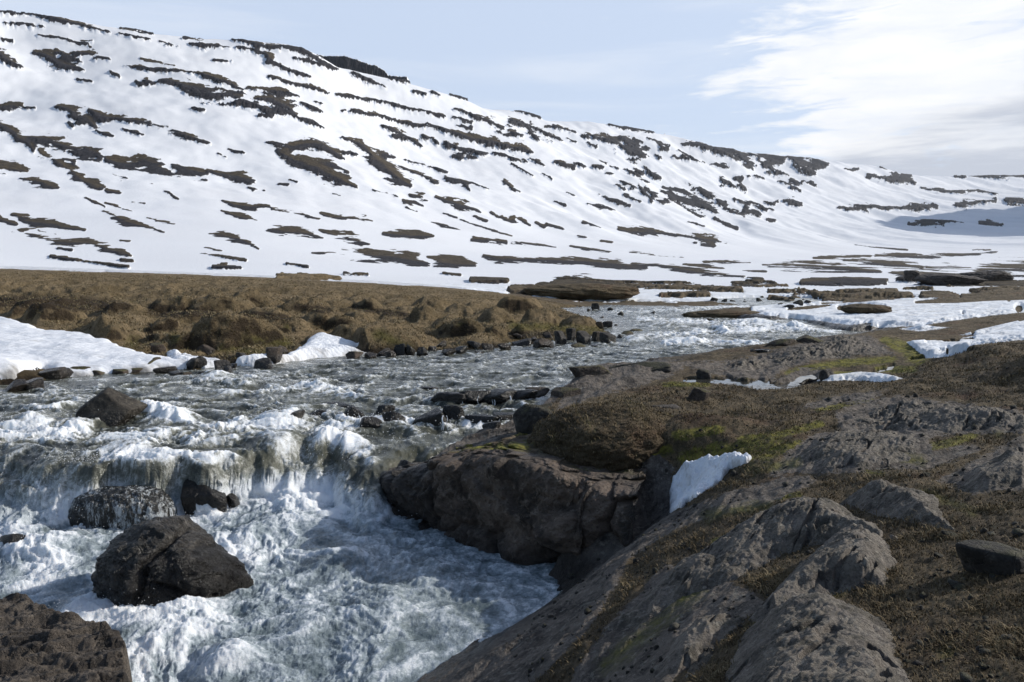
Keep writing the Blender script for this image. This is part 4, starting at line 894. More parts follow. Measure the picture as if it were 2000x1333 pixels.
# falling sheet: streaks down the flow
uq = Xw/Yw
wq = fbm2(Xw*1.2, Zw*1.5, 4, 134)
streak = fbm2(uq*30+wq*2.6, Sw*1.4+wq*1.5, 5, 131, .66, 2)+.5*fbm2(uq*120+wq*6, Sw*4.5, 4, 133, .65)
fall = (Sw > .03)*(Sw < .97)*ss(.03, .2, Sw)*ss(.99, .8, Sw)
foam = lerp(foam, +.08+.72*Sw+fbm2(uq*9+3, Sw*.6, 3, 137)*1.0+streak*.34+(C-.5)*.6-.45*clear*(1-Sw*.7), fall*.85)
for (px, py, r_, am) in ((318, 1110, 105, .5), (318, 1180, 90, .45), (110, 1240, 110, .35), (260, 1005, 60, .4), (420, 990, 50, .4)):
    x_, y_ = at_level(px, py, z_low); rr = r_*y_/FPX; foam = foam+am*np.exp(-(((Xw-x_)/rr)**2+((Yw-y_)/(rr*1.2))**2))*poolm
for (px, py, r_, hh) in ((740, 1190, 70, .20), (660, 1100, 60, .18), (560, 1000, 60, .18), (330, 1240, 70, .24), (250, 1250, 60, .18), (100, 1080, 60, .26), (440, 1290, 60, .2), (30, 1070, 50, .2), (760, 1290, 60, .14), (840, 1120, 50, .12), (480, 1050, 50, .12), (160, 1120, 30, .15), (370, 1200, 40, .12), (600, 1230, 50, .12)):
    x_, y_ = at_level(px, py, z_low); rr = r_*y_/FPX
    bump_ = np.exp(-(((Xw-x_)/rr)**2+((Yw-y_)/(rr*1.3))**2))
    h = h+hh*.75*bump_*poolm
for (px, py, r_, hh) in ((60, 830, 40, .22), (150, 835, 40, .14), (300, 812, 40, .22), (340, 820, 40, .16), (420, 745, 36, .2), (470, 757, 36, .16), (620, 760, 44, .2), (560, 822, 50, .16), (260, 880, 40, .12), (650, 850, 46, .14), (1340, 672, 40, .26), (1240, 668, 30, .18), (1560, 640, 30, .22), (1420, 648, 50, .2), (1300, 640, 40, .2), (700, 745, 30, .16), (500, 740, 20, .12), (100, 800, 40, .1), (560, 860, 60, .16), (1480, 632, 40, .2), (1200, 655, 30, .15), (1460, 676, 30, .15)):
    x_, y_ = at_level(px, py, z_up); rr = r_*y_/FPX
    bump_ = np.exp(-(((Xw-x_)/rr)**2+((Yw-y_)/(rr*.9))**2)); h = h+hh*bump_*(1-poolm); foam = foam+.35*np.exp(-(((Xw-x_)/rr)**2+((Yw-y_+rr*.5)/(rr*.7))**2))*(1-poolm)
fo = ss(.35, .9, foam)
h = h*(.35+.65*calm)+fo*(lumps*.020+fing*.005)*np.clip(Yw/12, .7, 1.8)+(1-fo)*.012*fbm2(Xw*7, Yw*9, 3, 135)
nxf = fall*(streak*.03)
Yw2 = Yw-nxf-.30*fall*fo*.3+.0
Zw2 = Zw+h*(1-.6*fall)+fall*(.11*fbm2(Xw*2.3, Yw*2.3, 4, 139, .5, 1)+.05*fbm2(Xw*6, Yw*3, 3, 140))*ss(170, 120, np.abs(PXw-290)+0*Yw)*0+fall*.10*fbm2(Xw*2.3, Yw*2.3, 4, 139, .5, 1)
foam = foam+ss(.45, .05, sdw)*.12*(C > .5)
foam = np.clip(foam+.5*(h-.05), -1, 2)
wt = grid_obj('river', Xw, Yw2, Zw2, keepW, M['water'], {'foam': foam, 'pool': poolm, 'clear': clear, 'steep': fall})
tag(wt, 'grey-green mountain river breaking into white rapids', kind='structure')
# the braided shallow water further up
def pond(pts, z, name, label):
    P = np.array([at_level(px, py, lambda X, Y: z) for px, py in pts], float)
    x0, x1, y0, y1 = P[:, 0].min(), P[:, 0].max(), P[:, 1].min(), P[:, 1].max()
    X, Y = np.meshgrid(np.linspace(x0, x1, 200), np.linspace(y0, y1, 200)); d = polysd(X, Y, P)
    Z = land_z(X, Y); Z = np.minimum(Z, z)*0+z+fbm2(X*1.2, Y*1.8, 4, 141, .6)*.07
    o = grid_obj(name, X, Y, Z, d > 0, M['water'], {'foam': .45+.5*fbm2(X*.8, Y*1.6, 4, 143, .6, 2)-.2, 'pool': X*0, 'clear': X*0, 'steep': X*0})
    tag(o, label, kind='structure')
pond(PONDP, -2.43, 'river_shallows', 'glinting shallow braid of the river among stones')
# ------------------------------------------------------------------ boulders
_ico = {}
def ico(l):
    if l not in _ico:
        bm = bmesh.new(); bmesh.ops.create_icosphere(bm, subdivisions=l, radius=1); bm.verts.ensure_lookup_table()
        _ico[l] = (np.array([v.co[:] for v in bm.verts]), np.array([[v.index for v in f.verts] for f in bm.faces])); bm.free()
    return _ico[l]
def rock_shape(seed, lvl, n=13, k=14, rough=.07, up=None, strata=0.):
    P, F = ico(lvl); rs = np.random.RandomState(seed)
    N = rs.normal(size=(n, 3)); N /= np.linalg.norm(N, axis=1)[:, None]; d = rs.uniform(.62, 1.0, n)
    N = np.vstack([N, np.eye(3), -np.eye(3)]); d = np.concatenate([d, np.ones(6)*(.9 if n == 4 else 1.25)])
    if up is not None: N = np.vstack([N, [q[:3] for q in up]]); N /= np.linalg.norm(N, axis=1)[:, None]; d = np.concatenate([d, [q[3] for q in up]])
    w_ = np.maximum(P@N.T, 0)/d
    r = (w_**k).sum(1)**(-1/k)
    V = P*r[:, None]
    nn = fbm3(V[:, 0]*1.6+seed, V[:, 1]*1.6, V[:, 2]*1.6, 5, seed % 50, .55)
    cr = fbm3(V[:, 0]*2.3, V[:, 1]*2.3+seed, V[:, 2]*2.3, 3, seed % 40+3, .5, 2)
    V = V*(1+rough*nn-rough*.55*np.clip(cr-.62, 0, 1)*3)[:, None]
    if lvl >= 5:
        f = fbm3(V[:, 0]*9, V[:, 1]*9, V[:, 2]*9, 4, seed % 30+7, .6)
        V = V*(1+rough*.22*f)[:, None]
    if strata:
        V[:, 2] += strata*np.sin(V[:, 2]*16+nn*5)*.3; V[:, :2] *= (1+strata*np.sign(np.sin(V[:, 2]*11+nn*2.5))*.25)[:, None]
    return V, F
def place_rock(name, px, py, wpx, hpx, mat, seed, label, group=None, lvl=None, yaw=None, depth=.85, cat='rock', sink=.35, rough=.07, n=13, k=14, up=None, strata=0., at=None, tilt=0., cat_=None):
    x, y, z = at or on_any(px, py)
    s = math.hypot(y, 0)*cP/FPX*1.0; w_, h_ = wpx*s, hpx*s
    if lvl is None: lvl = 6 if wpx > 150 else 5 if wpx > 45 else 4 if wpx > 16 else 3
    V, F = rock_shape(seed, lvl, n, k, rough, up, strata)
    rs = random.Random(seed); a = rs.uniform(0, 6.28) if yaw is None else yaw
    ca, sa = math.cos(a), math.sin(a)
    if up is None: V = np.stack([V[:, 0]*ca-V[:, 1]*sa, V[:, 0]*sa+V[:, 1]*ca, V[:, 2]], 1)
    lo, hi = V.min(0), V.max(0); V = (V-(lo+hi)/2)/((hi-lo)/2)
    if tilt: V[:, 2] += V[:, 0]*tilt; V[:, 2] /= (1+abs(tilt))
    sz = h_*(1+sink)/2
    V = V*np.array([w_/2, w_/2*depth, sz])
    o = mesh_obj(name, V, F, mat)
    o.location = (x, y+w_/2*depth*.55, z+h_-sz)
    tag(o, label, cat, group)
    return o

# --- rocks standing in the river
place_rock('boulder', 205, 828, 124, 66, M['river_rock'], 11, 'brown-topped triangular boulder standing alone in the upper river near the snow bank', depth=.8, rough=.05, sink=.5, k=20, n=3, cat='boulder',
           up=[(.75, -.15, .75, .50), (-.8, -.2, .62, .56), (.0, -.9, .5, .55), (.1, .9, .3, .7), (-.2, -.3, 1, .80), (.35, -.8, .35, .62)], lvl=6)
def big_boulder():
    P, F = ico(7)
    up = [(.55, -.10, .80, .60), (-.55, -.25, .80, .80), (-.95, -.1, .25, .90), (.0, -.75, .65, .70), (.25, -.95, .15, .86), (.85, -.5, .2, .90), (-.7, -.75, .1, .9), (.1, .9, .35, .85), (-.25, .1, 1, .78), (.6, .6, .4, .7), (-.6, .7, .4, .8)]
    N = np.array([q[:3] for q in up]+[(0, 0, -1)], float); N /= np.linalg.norm(N, axis=1)[:, None]; d = np.array([q[3] for q in up]+[.8])
    r = ((np.maximum(P@N.T, 0)/d)**24).sum(1)**(-1/24); V = P*r[:, None]
    x, y, z = V.T
    nn = fbm3(x*1.4+3, y*1.4, z*1.4, 5, 21, .55)
    pil = fbm3(x*2.2+nn*.6, y*2.2, z*2.6, 4, 23, .55, 1)
    # cleft running down the front from the top, and a second one below it
    c1 = np.abs((x+.06)+(z-.25)*-.38+.05*np.sin(z*7)+nn*.06); g1 = np.exp(-(c1/.045)**2)*ss(-.45, -.1, z)*ss(.45, -.1, y)
    c2 = np.abs(z+.02+x*.50-.05*np.sin(x*6)+nn*.07); g2_ = np.exp(-(c2/.045)**2)*ss(-.12, .12, x)*ss(.3, -.1, y)
    step = ss(.0, .10, (z-.10)-(x*-.42))*ss(-.1, .05, x)
    V = V*(1+.10*nn+.115*pil-.16*g1-.13*g2_-.05*(1-step)*0+.05*step*0)[:, None]
    left = ss(.03, -.07, (x+.06)+(z-.25)*-.38)
    V = V*(1+.045*left)[:, None]
    f = fbm3(V[:, 0]*8, V[:, 1]*8, V[:, 2]*8, 5, 25, .62)
    pit = np.clip(-fbm3(V[:, 0]*16, V[:, 1]*16, V[:, 2]*16, 2, 26)-.35, 0, 1)
    V = V*(1+.05*f-.09*pit*ss(.5, .1, np.abs(x+.05)))[:, None]
    return V, F
V, F = big_boulder()
lo, hi = V.min(0), V.max(0); V = (V-(lo+hi)/2)/((hi-lo)/2)
x, y, z = V.T.copy(); V[:, 2] = z-.30*x*ss(-.2, 1, x)-.10*ss(0, -1, x)*0
bx, by, bz = on_any(316, 1180); sc_ = by/FPX
V = V*np.array([204*sc_, 130*sc_, 104*sc_])
o = mesh_obj('boulder', V, F, M['rock_damp']); o.location = (bx+.01, by+.55, bz+.04+160*sc_-104*sc_-.10)
tag(o, 'large cleft dark brown boulder with white water all round it, below the small fall', 'boulder')

def ledge_block():
    X, Y = np.meshgrid(np.linspace(-5.2, -2.0, 330), np.linspace(4.3, 7.6, 330))
    P = np.array([at_level(px, py, lambda X, Y: -3.55) for px, py in [(-700, 1150), (-60, 1163), (0, 1166), (55, 1168), (75, 1180), (170, 1205), (232, 1222), (240, 1248), (246, 1310), (238, 1350), (190, 1480), (0, 1700), (-700, 1700)]], float)
    x0, x1, y0, y1 = P[:, 0].min(), P[:, 0].max()+.1, P[:, 1].min(), P[:, 1].max()+.1
    X, Y = np.meshgrid(np.linspace(max(x0, -6), x1, 420), np.linspace(y0, y1, 420))
    wob = fbm2(X*2.2, Y*2.2, 3, 151)*.07
    d = polysd(X, Y, P)+wob
    rise = -3.66+.05*(Y-6.2)
    # broken benches stepping down to the right and towards the viewer
    q = (X*.25-Y*.95)*2.4+fbm2(X*1.1, Y*1.1, 3, 152)*1.5; qs = np.floor(q)+ss(.62, 1.0, q-np.floor(q))
    blk = np.floor(fbm2(X*1.7, Y*2.6, 2, 153)*3.2)/3.2
    Zt = rise-.11*(qs-q)+blk*.07-.06*ss(.75, .95, fbm2(X*1.3, Y*3, 4, 157, .5, 2))+fbm2(X*3, Y*5, 5, 154, .6)*.055+fbm2(X*9, Y*14, 4, 155, .6)*.022
    f = ss(-.10, .02, d); Zt = lerp(-4.7, Zt, f**.6)
    o = grid_obj('rock_ledge', X, Y, Zt, d > -.35, M['rock_brown'])
    tag(o, 'broken layered brown rock ledge with stepped top, jutting into the white pool', 'rock ledge')
ledge_block()

# rocks of the small fall: water pours over their tops
place_rock('fall_rock', 262, 1004, 215, 72, M['veil'], 31, 'rounded wet black rock under thin strands of falling water', depth=.5, sink=1.0, rough=.12, n=0, k=3, lvl=6, at=(lambda p: (p[0], p[1]-.55, -3.93))(at_level(262, 1000, z_low)))
place_rock('fall_rock', 418, 980, 98, 74, M['rock_wet'], 36, 'blocky wet dark rock splitting the fall, right of the veiled rock', depth=.9, sink=.6, rough=.07, n=8, k=22, lvl=6, at=(lambda p: (p[0], p[1]-.45, -3.88))(at_level(418, 982, z_low)))
place_rock('fall_rock', 452, 984, 44, 34, M['rock_wet'], 37, 'small wet rock leaning on the foot of the blocky fall rock', depth=.9, sink=.5, lvl=5, at=(lambda p: (p[0], p[1]-.25, -3.90))(at_level(452, 984, z_low)))
place_rock('fall_rock', 20, 1085, 70, 40, M['rock_wet'], 38, 'dark wet rock half covered by the slide of water at the pool edge', depth=.8, sink=1, lvl=5)

# the two broken bars of dark rock across the river
LB = [(690, 780, 0, 0)]
g_up = 'wet black rocks of the upper bar across the river'
for i, (px, py, w_, h_, lb) in enumerate([
    (880, 786, 60, 20, 'left end rock of the upper black bar, low and rounded, with water parting round it'),
    (925, 785, 50, 22, 'second rock from the left in the upper black bar'),
    (968, 784, 62, 22, 'widest middle rock of the upper black bar with a thin trickle beside it'),
    (1015, 783, 50, 22, 'rounded rock at the bank end of the upper black bar'),
    (1050, 774, 34, 16, 'brown dry rock between the upper black bar and the bank'),
    (838, 762, 30, 6, 'flat rock awash upstream of the upper black bar')]):
    place_rock('bar_rock', px, py, w_*1.45, h_, M['rock_wet'] if i != 4 else M['rock_brown'], 40+i, lb, g_up, depth=.6, sink=.8, lvl=5, n=6, k=9, rough=.12)
g_lo = 'wet black rocks of the lower bar across the river'
for i, (px, py, w_, h_, lb) in enumerate([
    (722, 839, 48, 24, 'small pointed black rock alone in front of the lower bar'),
    (690, 815, 36, 22, 'round black rock leftmost in the lower bar with foam at its foot'),
    (772, 830, 48, 26, 'dome-shaped glossy black rock in the lower bar with foam on both sides'),
    (752, 806, 32, 14, 'low black rock behind the dome-shaped one'),
    (840, 829, 64, 28, 'long flat-topped black rock of the lower bar with water threads down its face'),
    (886, 822, 40, 30, 'tilted black slab with a dry brown corner at the end of the lower bar'),
    (566, 824, 46, 22, 'squared brown-topped rock sticking out of the rapid left of the bars'),
    (940, 826, 60, 14, 'low wet rock between the lower bar and the bank'),
    (985, 822, 44, 14, 'flat dark rock touching the bank at the lower bar'),
    (620, 812, 40, 10, 'dark rock awash between the squared rock and the round one'),
    (960, 838, 34, 14, 'dark rock under the bank just below the lower bar'),
    (520, 830, 40, 8, 'rock awash left of the squared brown-topped rock'),
    (650, 796, 60, 7, 'wide rock awash upstream of the lower bar')]):
    place_rock('bar_rock', px, py, w_*1.15, h_, M['rock_wet'] if i not in (6,) else M['rock_damp'], 60+i, lb, g_lo, depth=.6, sink=.8, lvl=5, n=8, k=11, rough=.10)

# --- rocks along the foot of the far bank
fb = [(300, 705, 0), ]
far_list = """20 765 60 26 b;62 762 48 26 b;95 742 60 28 b;120 735 40 20 b;150 733 50 20 d;190 735 36 14 d;230 732 40 14 d;262 728 34 12 d;285 722 60 26 d;318 730 50 16 b;345 735 40 12 b;305 690 36 24 d;
372 722 34 26 g;388 720 36 30 g;432 728 38 28 g;445 730 24 18 b;455 722 18 14 b;400 690 34 20 b;470 700 26 14 g;512 722 46 26 g;530 706 38 32 b;550 692 28 20 b;400 734 30 10 b;480 716 30 12 d;360 736 24 10 d;
618 690 20 12 b;640 692 26 14 b;672 695 30 14 b;690 700 40 16 d;722 702 30 16 b;745 697 36 18 b;762 700 26 18 b;780 695 26 28 w;800 695 24 26 w;825 696 26 22 w;845 690 20 16 b;862 678 22 14 b;875 694 36 14 b;900 692 28 18 w;925 680 30 16 w;
952 685 28 18 b;935 692 20 8 b;985 684 30 16 b;1018 680 44 22 g;1062 681 48 24 b;1070 662 24 16 b;1095 672 28 30 g;1115 668 22 32 g;1140 672 34 30 g;1165 668 24 24 b;1188 672 36 26 g;1212 665 30 14 g;1130 681 34 12 d;1160 680 26 8 w;
1010 662 22 12 b;1040 668 20 12 b;1185 646 26 22 g;1205 650 18 20 g;1225 655 30 10 d;1170 640 20 14 b;1245 648 40 6 d;1255 660 26 5 w;1175 625 14 8 b"""
mm = {'b': 'brown_shore', 'g': 'rock_shore', 'd': 'rock_cliff', 'w': 'rock_wet'}
SPECIAL = {0: 'brown wet slab at the water edge under the left end of the snow bank', 2: 'mottled rubble-like block poking out of the snow bank', 12: 'grey angular rock at the river edge by the end of the snow bank', 13: 'tall grey rock next to the gap in the snow',
           14: 'grey cube-like rock at the foot of the tussock bank', 19: 'dark pointed rock with foam at its base between two snow patches', 20: 'brown block on the far shore resting above the dark pointed rock', 32: 'wet black block with a trickle of meltwater, first of the pair', 33: 'wet black block beside the trickle, second of the pair',
           43: 'broad grey rock on the far shore below the brown bank', 44: 'pointed brown boulder on the far shore', 46: 'tall squared grey block at the start of the wall of blocks', 48: 'squared grey block in the middle of the wall of blocks', 50: 'largest squared grey block near the point of the far bank'}
SECT = [(0, 130, 'under the near end of the snow bank'), (130, 270, 'under the middle snow bank'), (270, 365, 'where the snow bank thins out'), (365, 460, 'by the grey snow remnant'), (460, 600, 'between the two snow patches'),
        (600, 715, 'under the ragged snow patch'), (715, 815, 'beside the meltwater blocks'), (815, 940, 'upstream of the meltwater blocks'), (940, 1055, 'just before the wall of blocks'), (1055, 1150, 'in the wall of squared blocks'), (1150, 1300, 'near the tip of the far bank')]
ORD = ['first', 'second', 'third', 'fourth', 'fifth', 'sixth', 'seventh', 'eighth', 'ninth', 'tenth', 'eleventh', 'twelfth']
_allx = sorted((float(q.split()[0]), j) for j, q in enumerate(far_list.replace('\n', '').split(';')))
def auto_label(i, px, w_, m_):
    for a0, a1, tx in SECT:
        if a0 <= px < a1:
            k = [j for x_, j in _allx if a0 <= x_ < a1].index(i)
            return ('small' if w_ < 30 else 'mid-sized')+' '+{'b': 'brown', 'g': 'grey', 'd': 'dark', 'w': 'wet black'}[m_]+' rock '+tx+', '+ORD[k]+' from the left'
for i, it in enumerate(far_list.replace('\n', '').split(';')):
    a = it.split(); px, py, w_, h_ = map(float, a[:4])
    grp = 'brown and grey rocks along the foot of the far bank'
    lb = SPECIAL.get(i) or auto_label(i, px, w_, a[4])
    sq = i in (46, 47, 48, 50, 49)
    place_rock('shore_rock', px, py, w_*.90, h_*.84, M[mm[a[4]]], 100+i, lb, grp, depth=.9, sink=.45, n=4 if sq else 11, k=26 if sq else 18, rough=.05)

# --- stones in and by the far river
_sx = [1163, 1212, 1275, 1192, 1150, 1390, 1373, 1250, 1540, 1487, 1485, 1510, 1540, 1560, 1578, 1525, 1415, 1432, 1458, 1395, 1548, 1598, 1605, 1471, 1455, 1500, 1530, 1570]
def stone_label(i, px):
    if i == 0: return 'tallest grey stone standing in the far shallows beyond the tip of the bank'
    lo_, hi_, tx = next(q for q in ((0, 1300, 'beyond the tip of the far bank'), (1300, 1480, 'between the low island and the snow'), (1480, 1545, 'in the middle of the far braid'), (1545, 1900, 'beside turf ending the far braid')) if q[0] <= px < q[1])
    k = [j for x_, j in sorted((x_, j) for j, x_ in enumerate(_sx)) if lo_ <= x_ < hi_].index(i)
    return 'small stone in shallows '+tx+', '+ORD[k]+' from the left'
for i, (px, py, w_, h_) in enumerate([(1163, 606, 17, 14), (1212, 617, 14, 8), (1275, 614, 10, 6), (1192, 606, 12, 5), (1150, 608, 8, 5), (1390, 628, 20, 6), (1373, 625, 6, 4), (1250, 622, 12, 3), (1540, 600, 24, 5), (1487, 583, 12, 5),
        (1485, 592, 14, 10), (1510, 590, 10, 6), (1540, 592, 16, 8), (1560, 595, 18, 9), (1578, 592, 12, 6), (1525, 596, 10, 4), (1415, 590, 12, 6), (1432, 592, 12, 6), (1458, 593, 12, 5), (1395, 588, 16, 7), (1548, 586, 14, 6), (1598, 586, 18, 6), (1605, 583, 10, 4), (1471, 596, 12, 4), (1455, 588, 6, 3), (1500, 584, 6, 3), (1530, 584, 7, 3), (1570, 588, 7, 4)]):
    place_rock('river_stone', px, py, w_, h_, M['rock'], 200+i, stone_label(i, px), 'stones in the far shallows', depth=.9, sink=.6)

# --- loose stones on the near bank
place_rock('stone', 1376, 743, 32, 22, M['rock'], 257, 'dark rounded stone standing by the little melt stream', depth=.8, sink=.25, k=9, rough=.12)
place_rock('stone', 1368, 783, 46, 26, M['rock_cliff'], 231, 'dark angular stone half sunk in brown heath', depth=.8, sink=.4, k=18)
place_rock('stone', 1614, 742, 23, 20, M['rock'], 232, 'pointed grey stone at the tip of the ice patch', depth=.8, sink=.3)
place_rock('stone', 1454, 745, 15, 8, M['rock'], 233, 'little grey stone in the melt stream', sink=.5)
place_rock('stone', 1587, 737, 14, 5, M['rock_wet'], 234, 'flat dark stone beside the melt stream', sink=.5)
place_rock('stone', 1471, 688, 10, 6, M['rock_wet'], 235, 'tiny black stone at the water edge below the slab dome', sink=.5)
place_rock('shore_ledge', 1530, 676, 60, 14, M['rock_cliff'], 236, 'long low dark ledge at the water edge behind the slab dome', depth=.7, sink=.7, k=18)
place_rock('shore_ledge', 1590, 668, 60, 12, M['rock_cliff'], 238, 'dark crumbly ledge running up from the water behind the slab dome', depth=.8, sink=.7, k=18)
place_rock('shore_ledge', 1495, 689, 40, 7, M['rock_wet'], 237, 'flat wet rock reaching into calm water beside the slab dome', depth=.6, sink=.8)
place_rock('boulder', 1962, 1122, 146, 50, M['rock'], 240, 'smooth rounded grey boulder sunk in dark heather at the edge of the view', depth=.8, sink=.55, k=8, n=6, rough=.04, lvl=6, cat='boulder')
place_rock('stone', 1857, 1050, 32, 12, M['rock'], 241, 'small grey stone at the tip of the curved slab', sink=.4)
place_rock('stone', 1876, 1150, 34, 10, M['rock'], 242, 'small pale flat stone by the rounded grey boulder', sink=.4)
place_rock('stone', 1835, 1090, 20, 9, M['rock'], 243, 'tiny grey stone on bare brown soil', sink=.4)
place_rock('stone', 1940, 1046, 20, 6, M['rock'], 244, 'small half-buried stone on the brown heath behind the rounded boulder', sink=.4)

# --- the shaded cliff of rounded rock masses above the pool
def mass(px, py, w_, h_, Y, seed, label, mat='rock_cliff', depth=.8, n=7, k=10, rough=.08, cat='rock', name='cliff_rock', lvl=6, tilt=0.):
    u_, e_ = ue(px, py)                            # centre of the mass, at range Y
    V, F = rock_shape(seed, lvl, n, k, rough)
    lo, hi = V.min(0), V.max(0); V = (V-(lo+hi)/2)/((hi-lo)/2)
    if tilt: V[:, 2] += V[:, 0]*tilt
    s = Y/FPX; V = V*np.array([w_/2*s, w_/2*s*depth, h_/2*s])
    o = mesh_obj(name, V, F, M[mat]); o.location = (float(u_)*Y, Y, float(e_)*Y)
    tag(o, label, cat); return o
mass(800, 935, 90, 80, 13.3, 301, 'wet dark nose of rock where the fall meets the shaded cliff', 'rock_wet')
mass(1040, 832, 78, 84, 13.3, 347, 'pale pointed rock standing on the cliff top', 'rock', n=16, k=12, rough=.12)
mass(1060, 800, 40, 24, 15.2, 312, 'small grey rock on the bank behind the pale pointed rock', 'rock', lvl=5)
mass(1160, 735, 100, 46, 18.3, 313, 'dark rock bluff at the water edge above the bars', 'rock_cliff', k=16)
mass(1240, 725, 130, 40, 18.9, 314, 'grey rock bluff joined to the flat slab beside the river', 'rock', k=16)
mass(1105, 778, 60, 40, 16.6, 315, 'rounded grey rock below the bluff at the bank', 'rock_cliff')
mass(1300, 812, 60, 40, 13.8, 316, 'brown boulder bedded in the shaded mossy slope', 'rock_brown', lvl=5)

def worley(x, y, seed=0, jit=.85):
    xi = np.floor(x).astype(int); yi = np.floor(y).astype(int); f1 = np.full(x.shape, 9.); f2 = f1.copy(); hv = np.zeros(x.shape); tl = np.zeros(x.shape)
    for dx in (-1, 0, 1):
        for dy in (-1, 0, 1):
            h_ = PERM[(PERM[(xi+dx+seed*7) & 255]+yi+dy) & 511]; h2 = PERM[(h_+57) & 511]
            ax_ = xi+dx+.5+jit*(h_/255-.5)-x; ay_ = yi+dy+.5+jit*(h2/255-.5)-y; d_ = np.hypot(ax_, ay_)
            nw = d_ < f1; f2 = np.where(nw, f1, np.minimum(f2, d_)); hv = np.where(nw, h_/255., hv); tl = np.where(nw, ax_*(h2/127.-1)+ay_*(h_/127.-1), tl); f1 = np.where(nw, d_, f1)
    return f1, f2, hv, tl
def cliff():
    B = [at_level(a, b, z_low) for a, b in ((745, 935), (770, 962), (795, 990), (850, 1012), (930, 1044), (1010, 1076), (1080, 1100))]
    B = [(float(a), float(b)) for a, b in B]+[(1.05, 10.75), (1.45, 10.45), (1.75, 10.35)]
    TZ = [-3.60, -3.36, -3.14, -2.86, -2.62, -2.54, -2.62, -2.74, -2.78, -2.80]
    B = np.array(B); L = np.concatenate([[0], np.cumsum(np.hypot(*np.diff(B, axis=0).T))])
    n = 900; s_ = np.linspace(0, L[-1], n); bx_ = np.interp(s_, L, B[:, 0]); by_ = np.interp(s_, L, B[:, 1]); tz = np.interp(s_, L, TZ)
    k = np.ones(61)/61; pad = lambda a: np.convolve(np.pad(a, 30, 'edge'), k, 'valid')
    bx_, by_, tz = pad(bx_), pad(by_), pad(tz)
    tx, ty = np.gradient(bx_), np.gradient(by_); ln = np.hypot(tx, ty); ox_, oy_ = ty/ln, -tx/ln       # outward, to the pool
    m = 420; t = np.linspace(0, 1, m)[:, None]
    a_ = np.clip(t/.55, 0, 1); b_ = np.clip((t-.55)/.45, 0, 1)
    out = .10+.16*np.sin(a_*2.6)-.30*a_**3-1.9*b_**1.15
    zz = -4.55+(tz[None, :]+4.55)*np.sin(a_*math.pi/2)**.9+.16*b_-.25*b_**3
    S_ = s_[None, :]+np.zeros((m, 1)); T_ = (zz+4.5)+np.zeros((1, n))-b_*1.9*0+b_*1.6
    wx_ = fbm2(S_*.8, T_*.8, 4, 701)*.55; wy_ = fbm2(S_*.8+7, T_*.8, 4, 702)*.45
    f1, f2, hv, tl = worley(S_*1.05+wx_+T_*.25, T_*1.25+wy_, 3)
    blk = np.clip((f2-f1)/.24, 0, 1); blk = 1-(1-blk)**2
    g1, g2_, hv2, tl2 = worley(S_*2.7+wx_*2, T_*2.3+wy_*2, 9); blk2 = np.clip((g2_-g1)/.35, 0, 1)
    dsp = (.15*blk+.24*(hv-.5)*blk+.22*tl*blk+.05*blk2*(.4+hv2)+.07*tl2*blk2+fbm2(S_*2.2, T_*2.2, 6, 703, .6)*.16+fbm2(S_*14, T_*14, 4, 704, .65)*.018)*(1-.45*b_)
    dsp = dsp-.16*ss(.35, .0, np.abs(S_-np.interp(1085, [770, 1085], [L[1], L[6]])-.0))*ss(-3.4, -3.9, zz)*2
    o2 = out+dsp*(1-b_*.7)
    X = bx_[None, :]+ox_*o2; Y = by_[None, :]+oy_*o2; Z = zz+dsp*(.25+.75*b_)*.8-.12
    wetz = np.clip(ss(.5, -.2, X+1.45+fbm2(X*2, Z*2, 3, 705)*.6)+ss(-3.6, -3.95, Z+fbm2(S_*3, T_*3, 3, 706)*.15)*.8+ss(.35, .6, fbm2(S_*1.1, T_*.3, 3, 707)+.1)*.8, 0, 1)
    mo_ = np.where(b_ > .15, .15, -.9)+fbm2(X*1.2, Y*1.2, 3, 708)*.6
    o = grid_obj('cliff', X, Y, Z, np.ones_like(X, bool), M['cliffg'], {'wet': wetz, 'turf': mo_+b_*.4})
    tag(o, 'long shaded bedrock cliff, fractured and rounded, dropping into the white pool', 'cliff')
cliff()
# mossy dome overhanging the cliff: brown turf
TURF = []
def dome(px, py, w_, h_, Y, seed, label, depth=.9, blades=True):
    u_, e_ = ue(px, py); P, F = ico(7); sc = Y/FPX
    n1_ = fbm3(P[:, 0]*1.5+seed, P[:, 1]*1.5, P[:, 2]*1.5, 4, seed % 9, .5); n2_ = fbm3(P[:, 0]*4, P[:, 1]*4, P[:, 2]*4, 4, seed % 7, .6, 1); n3_ = fbm3(P[:, 0]*18, P[:, 1]*18, P[:, 2]*18, 3, 5, .7)
    V = P*(1+.22*n1_+.045*n2_+.018*n3_)[:, None]*np.array([w_/2*sc, w_/2*sc*depth, h_/2*sc]); nV = len(V)
    o = mesh_obj('turf_mound', V, F, M['ground'], {'rock': np.full(nV, -.9), 'moss': np.full(nV, -.75), 'green': np.full(nV, -.9), 'snow': np.full(nV, -1.), 'wet': np.zeros(nV)})
    c = np.array([float(u_)*Y, Y, float(e_)*Y]); o.location = c; tag(o, label, 'turf mound')
    if blades: TURF.append((V+c, P))
dome(1195, 868, 330, 150, 12.2, 331, 'big rounded mound of brown turf hanging over the shaded cliff')
dome(1120, 905, 170, 90, 11.8, 332, 'smaller bulge of brown turf below the big mound')

